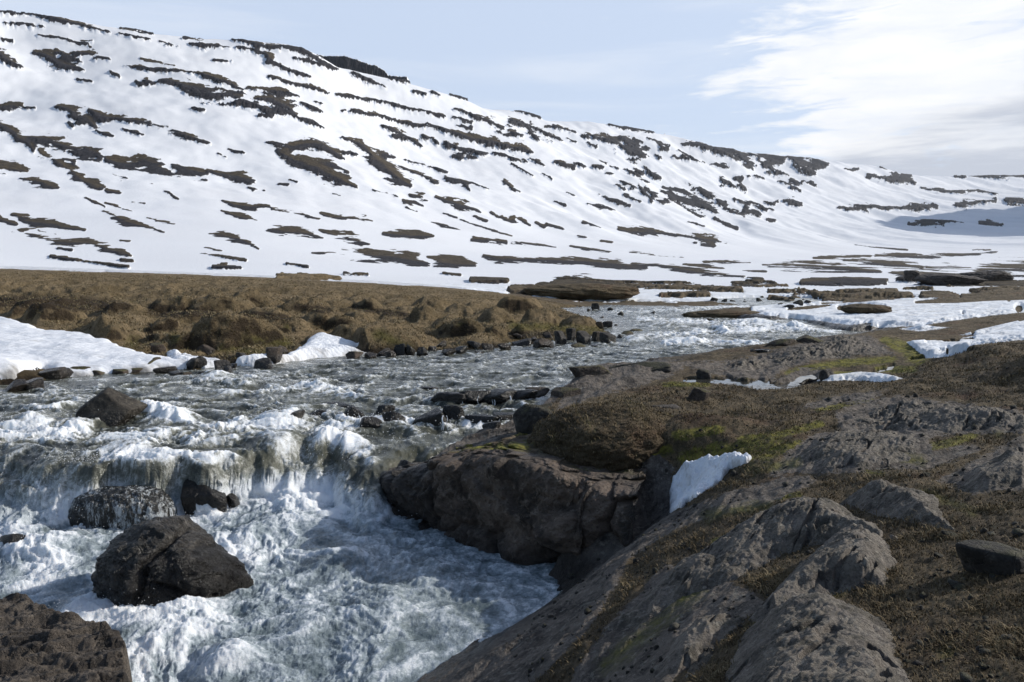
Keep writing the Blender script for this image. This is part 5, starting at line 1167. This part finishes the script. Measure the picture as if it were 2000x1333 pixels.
def far_y(px, py):
    u_, e_ = map(float, ue(px, py)); c = int(np.clip((u_-mu[0])/.00128, 0, len(mu)-1)); col = Zm2[:, c]/Ym[:, c]; ok = col >= e_
    return float(Ym[int(np.argmax(ok)), 0]) if ok.any() else 250.
def seat(px, py, w_, h_, dp): y = on_land(px, py+h_*.42)[1]; return y+w_/2*y/FPX*dp*.35
dome(1135, 571, 240, 34, seat(1135, 571, 240, 34, .5), 341, 'low brown mound on the flat beyond the tip of the far bank', blades=False, depth=.5)
dome(1690, 604, 96, 20, seat(1690, 604, 96, 20, .9), 342, 'brown turf hump sticking up through the wide snow sheet', blades=False)
dome(1420, 617, 180, 22, seat(1420, 617, 180, 22, .4), 344, 'low turf-topped island in the river, rounded at its upstream end', blades=False, depth=.4)
for k_, (px, py, w_, h_, lb) in enumerate(((1785, 541, 56, 26, 'dark crag at the head of the distant gully'), (1845, 549, 120, 30, 'broad dark crag across the distant gully'), (1925, 541, 100, 24, 'dark crag at the far side of the distant gully, below the brown slope'))):
    mass(px, py, w_, h_, far_y(px, py+h_*.3), 350+k_, lb, 'rock_far', cat='crag', name='crag', rough=.16, n=12, k=16)
# ------------------------------------------------------------------ slabs, ridges and snow laid on the land
def footprint(pts, n, shrink=0., lift=0.0):
    P = np.array([on_land(px, py)[:2] for px, py in pts], float)
    x0, x1, y0, y1 = P[:, 0].min()-.15, P[:, 0].max()+.15, P[:, 1].min()-.15, P[:, 1].max()+.15
    X, Y = np.meshgrid(np.linspace(x0, x1, n), np.linspace(y0, y1, n))
    return P, X, Y
def slab(pts, H, gx, gy, steep, label, seed, mat='slab', n=420, name='rock_slab', strat=(.6, .8), cat='rock', rough=1.0):
    P, X, Y = footprint(pts, n)
    sc = np.mean(P[:, 1])/6
    wob = fbm2(X*2.5, Y*2.5, 4, seed)*.06*sc
    d = polysd(X, Y, P)+wob
    cx, cy = P.mean(0)
    top = H+gx*(X-cx)+gy*(Y-cy)
    a, b = strat; L = math.hypot(a, b); a, b = a/L, b/L
    al = X*a+Y*b; ac = -X*b+Y*a
    g1_ = fbm2(al*.9/sc, ac*3.2/sc+fbm2(X, Y, 2, seed+2)*.5, 4, seed+1, .55, 2)
    lump_ = fbm2(X*1.6/sc, Y*1.6/sc, 4, seed+4, .55, 1)
    top = top+(g1_-.3)*.05*sc*rough+lump_*.030*sc*rough
    side = d*steep-.05
    k_ = .05*sc; hh = -k_*np.log(np.exp(-np.clip(top, -1, 3)/k_)+np.exp(-np.clip(side, -1, 3)/k_))
    hh = hh+fbm2(X*5, Y*5, 5, seed+6, .68)*.017*sc*rough+fbm2(al*3, ac*14, 4, seed+7, .6)*.014*sc
    ck = fbm2(al*.8+fbm2(X*2, Y*2, 3, seed+9)*.5, ac*2.2, 3, seed+8, .5, 2); hh = hh-.045*sc*ss(.70, .80, ck)
    Z = land_z(X, Y)+hh
    o = grid_obj(name, X, Y, Z, (d > -.06) & (hh > -.14), M[mat])
    tag(o, label, cat); return o
slab([(1150, 1240), (1230, 1180), (1310, 1115), (1400, 1060), (1500, 1010), (1600, 985), (1680, 1000), (1778, 1056), (1720, 1066), (1620, 1068), (1540, 1090), (1450, 1130), (1340, 1170), (1260, 1230)], .16, .05, .09, .8, 'long dark slab ridge with a scoured crest running down towards the pool', 401, strat=(.55, .83))
slab([(1440, 1225), (1500, 1160), (1570, 1095), (1640, 1060), (1700, 1048), (1752, 1062), (1765, 1105), (1740, 1150), (1660, 1160), (1600, 1180), (1520, 1230)], .20, .10, -.02, 1.1, 'grey fractured rock fin with a pale steep end in the near slope', 403, strat=(.6, .8))
slab([(1622, 985), (1680, 962), (1760, 955), (1838, 970), (1885, 1045), (1850, 1040), (1760, 1026), (1690, 1010)], .15, .02, .04, .9, 'curved slab with a pale lichened back and shaded front', 405, strat=(.9, .2))
slab([(1380, 1400), (1400, 1290), (1450, 1230), (1530, 1190), (1620, 1175), (1700, 1190), (1760, 1220), (1785, 1280), (1830, 1345), (1830, 1500), (1400, 1500)], .17, -.03, .06, .8, 'knobbly pale grey outcrop with cracks and lichen lowest in the near slope', 407, strat=(.7, .7), rough=1.0)
slab([(1240, 1345), (1290, 1270), (1370, 1210), (1450, 1185), (1480, 1210), (1420, 1260), (1380, 1345)], .10, .0, .05, .7, 'low dark slab with black lichen between the ridge and the knobbly outcrop', 409, strat=(.6, .8))
slab([(1830, 955), (1900, 905), (2010, 850), (2100, 850), (2100, 960), (1980, 960), (1900, 972)], .22, .05, .02, .5, 'smooth sloping grey slab at the edge of the heath with a long thin crack', 411, strat=(.8, .5))
slab([(1530, 905), (1580, 860), (1680, 838), (1790, 842), (1830, 868), (1800, 905), (1700, 925), (1600, 932)], .16, .01, .03, .4, 'rounded whaleback of dark scoured rock in the middle of the slope', 413, n=360)
slab([(1640, 835), (1690, 800), (1780, 785), (1900, 795), (2060, 812), (2060, 850), (1930, 846), (1840, 852), (1740, 846)], .20, .01, .02, .35, 'wide flat grey rock pavement below the grassy mound', 415, n=360)
slab([(1270, 712), (1360, 706), (1440, 700), (1540, 676), (1620, 660), (1700, 660), (1750, 690), (1690, 702), (1600, 712), (1530, 735), (1440, 740), (1350, 725)], .14, .01, .02, .2, 'long smooth dome of grey rock between the river and the heath', 417, n=360)

def surf_fn(surf):
    q = np.array([(ue(a, b)[0], c/ue(a, b)[1], c) for a, b, c in surf], float); q[:, 1] = np.log(q[:, 1])
    K = lambda a, b, c, e: np.sqrt((a[..., None]-c)**2+(b[..., None]-e)**2+.01)
    A = np.block([[K(q[:, 0], q[:, 1], q[:, 0], q[:, 1])-.004*np.eye(len(q)), np.ones((len(q), 1))], [np.ones((1, len(q))), np.zeros((1, 1))]])
    W_ = np.linalg.solve(A, np.append(q[:, 2], 0))
    return lambda X, Y: K(X/Y, np.log(Y), q[:, 0], q[:, 1])@W_[:-1]+W_[-1]
def snow(pts, H, rnd_, label, seed, name='snow_bank', cat='snow bank', mat='snow', n=360, dirt=None, base=None, wobs=.10, surf=None, lumpy=.12):
    P, X, Y = footprint(pts, n)
    if surf:
        sf = surf_fn(surf); ys_ = np.linspace(16, 36, 400); P = []
        for px, py in pts:
            u_, e_ = map(float, ue(px, py)); ee = sf(u_*ys_, ys_)/ys_; j = int(np.argmax(ee >= e_)) if (ee >= e_).any() else int(np.argmax(ee))
            P.append((u_*ys_[j], ys_[j]))
        P = np.array(P)
        X, Y = np.meshgrid(np.linspace(P[:, 0].min()-.2, P[:, 0].max()+.2, n), np.linspace(P[:, 1].min()-.2, P[:, 1].max()+.2, n))
    d = polysd(X, Y, P)+fbm2(X*1.4, Y*1.4, 4, seed)*wobs*2
    f = np.clip(d/rnd_, 0, 1); prof = np.sqrt(np.clip(1-(1-f)**2, 0, 1))
    h_ = H*prof*(1+lumpy*fbm2(X*3.5, Y*3.5, 4, seed+1, .6))+fbm2(X*.7, Y*.7, 3, seed+9)*.10*prof*(H > .2)+fbm2(X*5, Y*7, 3, seed+2, .5, 1)*.012*prof
    if surf:
        Zs = sf(X, Y)
        Zb = np.minimum(land_z(X, Y), Zs-.3)
        Z = Zs+fbm2(X*.8, Y*.8, 4, seed+1)*.10+fbm2(X*3, Y*7, 4, seed+2, .6, 1)*.022-.10*ss(1.2, 0, d)*(fbm2(X*2.2, Y*.4, 3, seed+5, .5, 1)+.3)
        fr = ss(0, rnd_, d); Z = lerp(Zb, Z, np.sqrt(np.clip(1-(1-fr)**2, 0, 1)))
    else:
        Zb = np.maximum(land_z(X, Y), (base if base is not None else -99))
        Z = Zb+h_-.02
        Z = np.where(d < 0, Zb-.10, Z)
    ed = np.clip(ss(.35, .0, d)*.9*(fbm2(X*2, Y*2, 4, seed+3)*1.6+.15), 0, 1) if dirt is None else dirt(X, Y, d)
    o = grid_obj(name, X, Y, Z, d > -.06, M[mat], {'dirt': ed})
    tag(o, label, cat); return o
def edge_dirt(X, Y, d):
    base_ = np.clip(fbm2(X*1.1, Y*2.2, 5, 507, .65)*1.6-.35, 0, .35)                           # grime melted out along the river face
    f = ss(.55, .05, d)*ss(-1.4, -.5, river_sd(X, Y)); return np.clip(f*(fbm2(X*1.3, Y*3, 4, 505)*2.6+.25)+base_, 0, 1)*.9
snow([(-420, 600), (-200, 612), (0, 626), (40, 632), (90, 652), (130, 655), (180, 660), (250, 690), (300, 702), (350, 712), (385, 720), (350, 727), (290, 730), (210, 734), (150, 738), (105, 736), (85, 722), (50, 724), (30, 745), (0, 748), (-200, 785), (-420, 810)], .22, .45, 'long white bank of old snow sloping to the river under the tussock bank', 501, dirt=edge_dirt, wobs=.10)
snow([(460, 706), (500, 700), (560, 700), (590, 684), (603, 664), (626, 657), (650, 664), (690, 673), (700, 678), (668, 682), (700, 692), (720, 694), (690, 702), (600, 708), (540, 718), (500, 722), (455, 722)], .26, .45, 'small ragged snow patch on the far shore with a dirty lower edge', 511, dirt=edge_dirt, wobs=.05)
def grey_dirt(X, Y, d): return np.clip(fbm2(X*3, Y*3, 4, 521)*.9+.15, 0, .6)
snow([(325, 692), (345, 688), (380, 700), (440, 712), (470, 716), (455, 722), (400, 722), (340, 712)], .16, .3, 'thin grey remnant of snow among rocks at the end of the long snow bank', 521, dirt=grey_dirt, wobs=.03)

# wedge of snow hanging in the hollow of the near slope
snow([(1307, 1003), (1307, 965), (1314, 938), (1340, 912), (1390, 900), (1440, 893), (1470, 897), (1458, 906), (1424, 916), (1410, 938), (1382, 957), (1360, 974), (1342, 984), (1330, 996)], .13, .12, 'white wedge of leftover snow in the hollow between the cliff and the slab', 531, name='snow_wedge', cat='snow patch', dirt=lambda X, Y, d: np.clip(fbm2(X*12, Y*5, 4, 533, .65)*1.3-.15+.5*ss(.06, 0, d), 0, .6), wobs=.015, n=300, lumpy=.9)
def melt_stream():
    X, Y = Xg, Yg; Zs = Zg-.055
    k = (st > -.05) & (~leftb) & (Yg > 11) & (Yg < 30)
    tag(grid_obj('melt_stream', X, Y, Zs+fbm2(X*6, Y*6, 3, 611)*.006, dil(k), M['puddle']), 'thin glinting stream of meltwater crossing the near bank', kind='structure')
melt_stream()
# ------------------------------------------------------------------ water strands and spray
def strands():
    rs = np.random.RandomState(5); Vs, Qs = [], []; nb = 0
    def strand(x, y, z0, z1, w_, out, drift):
        nonlocal nb
        n = 14; t = np.linspace(0, 1, n)
        zz = z0+(z1-z0)*t**1.4; yy = y-out*np.sin(t*1.9)/math.sin(1.9)*1.0; xx = x+drift*t+.012*np.sin(t*9+x*40)
        ww = w_*(.6+.5*np.sin(t*11+x*70)**2)*(1-.3*t)
        for s_, dy in ((-1, 0), (0, -1), (1, 0)):
            Vs.append(np.stack([xx+s_*ww, yy+dy*ww*.8, zz], 1))
        i = np.arange(n-1)
        for k in range(2):
            a = nb+k*n; Qs.append(np.stack([a+i, a+n+i, a+n+i+1, a+i+1], 1))
        nb += 3*n
    for k in range(10):
        px = rs.choice([866, 905, 930, 962, 998, 1022, 845, 812, 858, 700, 740])+rs.normal()*4; py = 786 if px > 890 else 826
        x, y = at_level(px, py, z_up); strand(float(x), float(y)-.08, float(z_up(x, y))+.16, float(z_up(x, y))-.12, rs.uniform(.006, .016), .10, rs.uniform(-.03, .03))
    o = mesh_obj('water_strands', np.vstack(Vs), np.vstack(Qs), M['strand'])
    tag(o, 'thin strands of white water falling over wet rocks', 'falling water', kind='stuff')
strands()
def spray():
    rs = np.random.RandomState(9)
    O = np.array([[1, 0, 0], [-1, 0, 0], [0, 1, 0], [0, -1, 0], [0, 0, 1], [0, 0, -1]], float)
    T = np.array([[0, 2, 4], [2, 1, 4], [1, 3, 4], [3, 0, 4], [2, 0, 5], [1, 2, 5], [3, 1, 5], [0, 3, 5]])
    C_, R_ = [], []
    def burst(px, py, n, spread, up, fz=z_low, sz=(.003, .009)):
        x, y = at_level(px, py, fz); z = fz(x, y)
        d = rs.normal(size=(n, 3))*np.array([spread, spread*.6, 0]); hh = np.abs(rs.exponential(up*.45, n))
        d[:, :2] *= (1+hh/up*.8)[:, None]
        n = int(n*1.0)
        C_.append(np.array([float(x), float(y), float(z)+.05])+d+np.stack([0*hh, 0*hh, hh], 1)); R_.append(rs.uniform(*sz, n)*(y/14))
    for px, py, n, sp, up in ((690, 930, 1500, .34, .48), (720, 905, 700, .25, .34), (740, 945, 500, .3, .3), (600, 900, 500, .4, .15), (500, 925, 400, .25, .2), (100, 960, 500, .35, .2), (370, 945, 300, .15, .15), (640, 940, 260, .3, .2), (560, 940, 260, .35, .16), (170, 1010, 350, .3, .22), (60, 1060, 350, .35, .25), (350, 985, 240, .35, .12), (480, 960, 260, .2, .16), (300, 1230, 240, .4, .14), (20, 1000, 260, .3, .25), (210, 1180, 200, .3, .12), (760, 1180, 110, .3, .12), (420, 1010, 150, .3, .10), (130, 1110, 200, .4, .15), (640, 1010, 160, .5, .1)):
        burst(px, py, n, sp, up)
    for px, py, n, sp, up in ((150, 905, 200, .2, .13), (240, 905, 160, .4, .08), (300, 812, 160, .35, .15), (60, 828, 160, .35, .16), (700, 822, 120, .3, .1), (620, 760, 100, .3, .12), (860, 776, 50, .15, .1), (1340, 675, 100, .7, .2), (560, 815, 120, .4, .1), (380, 750, 90, .3, .12), (470, 755, 90, .3, .12), (880, 832, 90, .4, .08), (960, 830, 60, .3, .08)):
        burst(px, py, n, sp, up, lambda X, Y: zwater(X, Y)[0], (.004, .010))
    C_ = np.vstack(C_); R_ = np.concatenate(R_); n = len(C_)
    V = (C_[:, None, :]+O[None]*R_[:, None, None]).reshape(-1, 3); F_ = (T[None]+np.arange(n)[:, None, None]*6).reshape(-1, 3)
    o = mesh_obj('spray', V, F_, M['spray']); tag(o, 'fine white droplets thrown up by the rapids', 'spray', kind='stuff')
spray()

def gravel():
    rs = np.random.RandomState(33); P_i, F_i = ico(2); Vs, Fs = [], []; nb = 0
    n = 2200; u_ = rs.uniform(-.02, .75, n); v_ = rs.uniform(math.log(3), math.log(14), n); Y = np.exp(v_); X = u_*Y; Z = land_z(X, Y)
    cl_ = fbm2(X*1.3, Y*1.3, 3, 621); fc = np.clip((u_-gu[0])/.00128, 0, len(gu)-2).astype(int); fr = np.clip(np.interp(v_, gv, np.arange(len(gv))), 0, len(gv)-2).astype(int)
    for i in np.nonzero((cl_ > -.05) & (~leftb[fr, fc]) & (sdg[fr, fc] < -.4))[0]:
        r = rs.gamma(2, .0032)*(.6+Y[i]/7)+.004; V = P_i*rs.uniform(.6, 1.2, 3)*(1+.18*rs.normal(size=(len(P_i), 1)))*r
        Vs.append(V+np.array([X[i], Y[i], Z[i]+r*.2])); Fs.append(F_i+nb); nb += len(P_i)
    tag(mesh_obj('gravel', np.vstack(Vs), np.vstack(Fs), M['rock'], smooth=False), 'loose grit and pebbles on the near slope', 'gravel', kind='stuff')
gravel()
# ------------------------------------------------------------------ dead grass and moss blades of the near slope
def blades():
    rs = np.random.RandomState(12); N = 420000
    u_ = rs.uniform(-.05, .80, N); v_ = rs.uniform(math.log(2.9), math.log(17), N)
    Y = np.exp(v_); X = u_*Y
    fc = np.clip((u_-gu[0])/.00128, 0, len(gu)-2).astype(int); fr = np.clip(np.interp(v_, gv, np.arange(len(gv))), 0, len(gv)-2).astype(int)
    clump = fbm2(X*2.4, Y*2.4, 4, 601, .6); c2 = fbm2(X*.7, Y*.7, 3, 603)
    ok = (~leftb[fr, fc]) & (sdg[fr, fc] < -.25) & (rk[fr, fc]+clump*1.1 < -.10) & (snow_attr[fr, fc] < -.1) & (wet[fr, fc] < .3) & (rs.rand(N) < .12+1.5*np.clip(clump+.12, 0, 1))
    X, Y, c2, clump = X[ok], Y[ok], c2[ok], clump[ok]; n = len(X)
    gm = greenF.get(PX, PY)[fr[ok], fc[ok]]
    Z = land_z(X, Y)
    for V_, P_n in TURF:
        kk = rs.choice(np.nonzero((P_n[:, 2] > -.45) & (P_n[:, 1] < .6))[0], 14000); J = V_[kk]+rs.normal(size=(14000, 3))*.006
        X = np.concatenate([X, J[:, 0]]); Y = np.concatenate([Y, J[:, 1]]); Z = np.concatenate([Z, J[:, 2]])
        q = fbm2(J[:, 0]*3, J[:, 2]*3, 2, 5); clump = np.concatenate([clump, q]); c2 = np.concatenate([c2, q]); gm = np.concatenate([gm, q-.3])
    n = len(X)
    tall = np.clip((clump-.15)*2.2, 0, 1)
    Lh = .62*rs.gamma(3, .0065, n)*(1+1.6*tall)*(.8+Y/16)+.006
    az = rs.uniform(0, 2*np.pi, n); lean = rs.uniform(.5, 1.5, n)
    dx, dy = np.cos(az), np.sin(az); wd_ = (.0012+.0008*rs.rand(n))*(.6+Y/5)
    b0 = np.stack([X-dy*wd_, Y+dx*wd_, Z-.004], 1); b1 = np.stack([X+dy*wd_, Y-dx*wd_, Z-.004], 1)
    m0 = np.stack([X+dx*Lh*lean*.35-dy*wd_*.8, Y+dy*Lh*lean*.35+dx*wd_*.8, Z+Lh*.6], 1); m1 = np.stack([X+dx*Lh*lean*.35+dy*wd_*.8, Y+dy*Lh*lean*.35-dx*wd_*.8, Z+Lh*.6], 1)
    tp = np.stack([X+dx*Lh*lean, Y+dy*Lh*lean, Z+Lh*.8], 1)
    V = np.stack([b0, b1, m0, m1, tp], 1).reshape(-1, 3); i = np.arange(n)[:, None]*5
    F_ = np.vstack([i+np.array([[0, 1, 3]]), i+np.array([[0, 3, 2]]), i+np.array([[2, 3, 4]])])
    tone = np.repeat(np.clip(rs.beta(1.3, 4.2, n)+.28*tall, 0, 1), 5); gr = np.repeat(np.clip(gm*.7+.1*(rs.rand(n) > .8)+c2*.3, 0, .8)*(rs.rand(n) > .3), 5)
    o = mesh_obj('grass', V, F_, M['blade'], {'tone': tone, 'green': gr}, smooth=False)
    tag(o, 'short dead grass and heath on the near slope', 'grass', kind='stuff')
blades()
def flanks():                                     # the land and the river go on beyond both sides of the view
    js = np.arange(0, len(gv), 6); k = np.linspace(0, 1, 60)
    for side in (1, -1):
        e_ = -3 if side > 0 else 3; u0 = gu[e_]; uu = u0+side*k**1.6*5
        Y = np.exp(gv[js])[:, None]+0*uu; X = uu*Y; Z = Zland[js, e_][:, None]+0*uu+fbm2(X*.5, Y*.5, 4, 901)*.12*ss(0, .3, np.abs(uu-u0))-.03
        if side > 0: Z = Z+ss(3, 40, X-u0*Y)*1.5
        o = grid_obj('ground_beyond', X, Y, Z, X == X, M['ground' if side > 0 else 'bank'], {'rock': X*0-.5, 'moss': X*0-.8, 'green': X*0-.8, 'snow': snow_attr[js, e_][:, None]+X*0, 'wet': X*0}, flip=side < 0)
        tag(o, 'heath going on beyond the edge of the view', kind='structure')
    j2 = np.arange(0, len(wv), 4); uu = wu[2]-k**1.6*5; Y = np.exp(wv[j2])[:, None]+0*uu; X = uu*Y; kp = (river_sd(np.maximum(uu, -.95)*Y, Y) > -.5)
    Z = Zw2[j2, 2][:, None]+0*uu+fbm2(X*.9, Y*1.1, 4, 903, .6, 2)*.10-.05
    o = grid_obj('river_beyond', X, Y, Z, kp, M['water'], {'foam': fbm2(X*1.5, Y*1.5, 4, 905, .65, 2)*.9, 'pool': poolm[j2, 2][:, None]+X*0, 'clear': X*0, 'steep': X*0}, flip=True)
    tag(o, 'the river going on beyond the edge of the view', kind='structure')
flanks()
def far_tufts():
    rs = np.random.RandomState(21); N = 260000
    u_ = rs.uniform(-.72, .16, N); v_ = rs.uniform(math.log(19), math.log(58), N); Y = np.exp(v_); X = u_*Y
    fc = np.clip((u_-gu[0])/.00128, 0, len(gu)-2).astype(int); fr = np.clip(np.interp(v_, gv, np.arange(len(gv))), 0, len(gv)-2).astype(int)
    cl_ = fbm2(X*1.6, Y*1.6, 3, 631)
    ok = leftb[fr, fc] & (sdg[fr, fc] < -.6) & (_SN.get(PX, PY)[fr, fc] < -.5) & (snow_attr[fr, fc] < -.2) & (rs.rand(N) < .5+cl_*1.5)
    X, Y, cl_ = X[ok], Y[ok], cl_[ok]; n = len(X); Z = land_z(X, Y)
    az = rs.uniform(0, 2*np.pi, n); L_ = rs.gamma(4, .014, n)+.02; dx, dy = np.cos(az), np.sin(az); wd_ = .010+.012*rs.rand(n)
    V = np.stack([np.stack([X-dy*wd_, Y+dx*wd_, Z-.01], 1), np.stack([X+dy*wd_, Y-dx*wd_, Z-.01], 1), np.stack([X+dx*L_, Y+dy*L_, Z+L_*.7], 1)], 1).reshape(-1, 3)
    o = mesh_obj('grass', V, np.arange(n*3).reshape(-1, 3), M['blade'], {'tone': np.repeat(np.clip(rs.beta(2.2, 2.6, n)+cl_*.3, 0, 1), 3), 'green': np.repeat((rs.rand(n) > .85)*.5, 3)}, smooth=False)
    tag(o, 'dry straw-coloured grass matting the tussocks across the river', 'grass', kind='stuff')
far_tufts()
# ------------------------------------------------------------------ thin mountain air
def haze():
    bm = bmesh.new(); bmesh.ops.create_cube(bm, size=1)
    me = bpy.data.meshes.new('haze'); bm.to_mesh(me); bm.free()
    o = bpy.data.objects.new('haze', me); COL.objects.link(o)
    o.scale = (15600, 7400, 560); o.location = (0, 3500, 230)
    m = bpy.data.materials.new('thin_air'); m.use_nodes = True; t = NT(m.node_tree); t.n.clear()
    v = t.node('ShaderNodeVolumePrincipled', {'Color': (.80, .88, 1.0, 1), 'Density': .00004, 'Anisotropy': .2})
    t.l.new(v.outputs[0], t.node('ShaderNodeOutputMaterial').inputs['Volume'])
    me.materials.append(m); tag(o, 'thin blue haze over the valley', 'haze', kind='stuff')
haze()
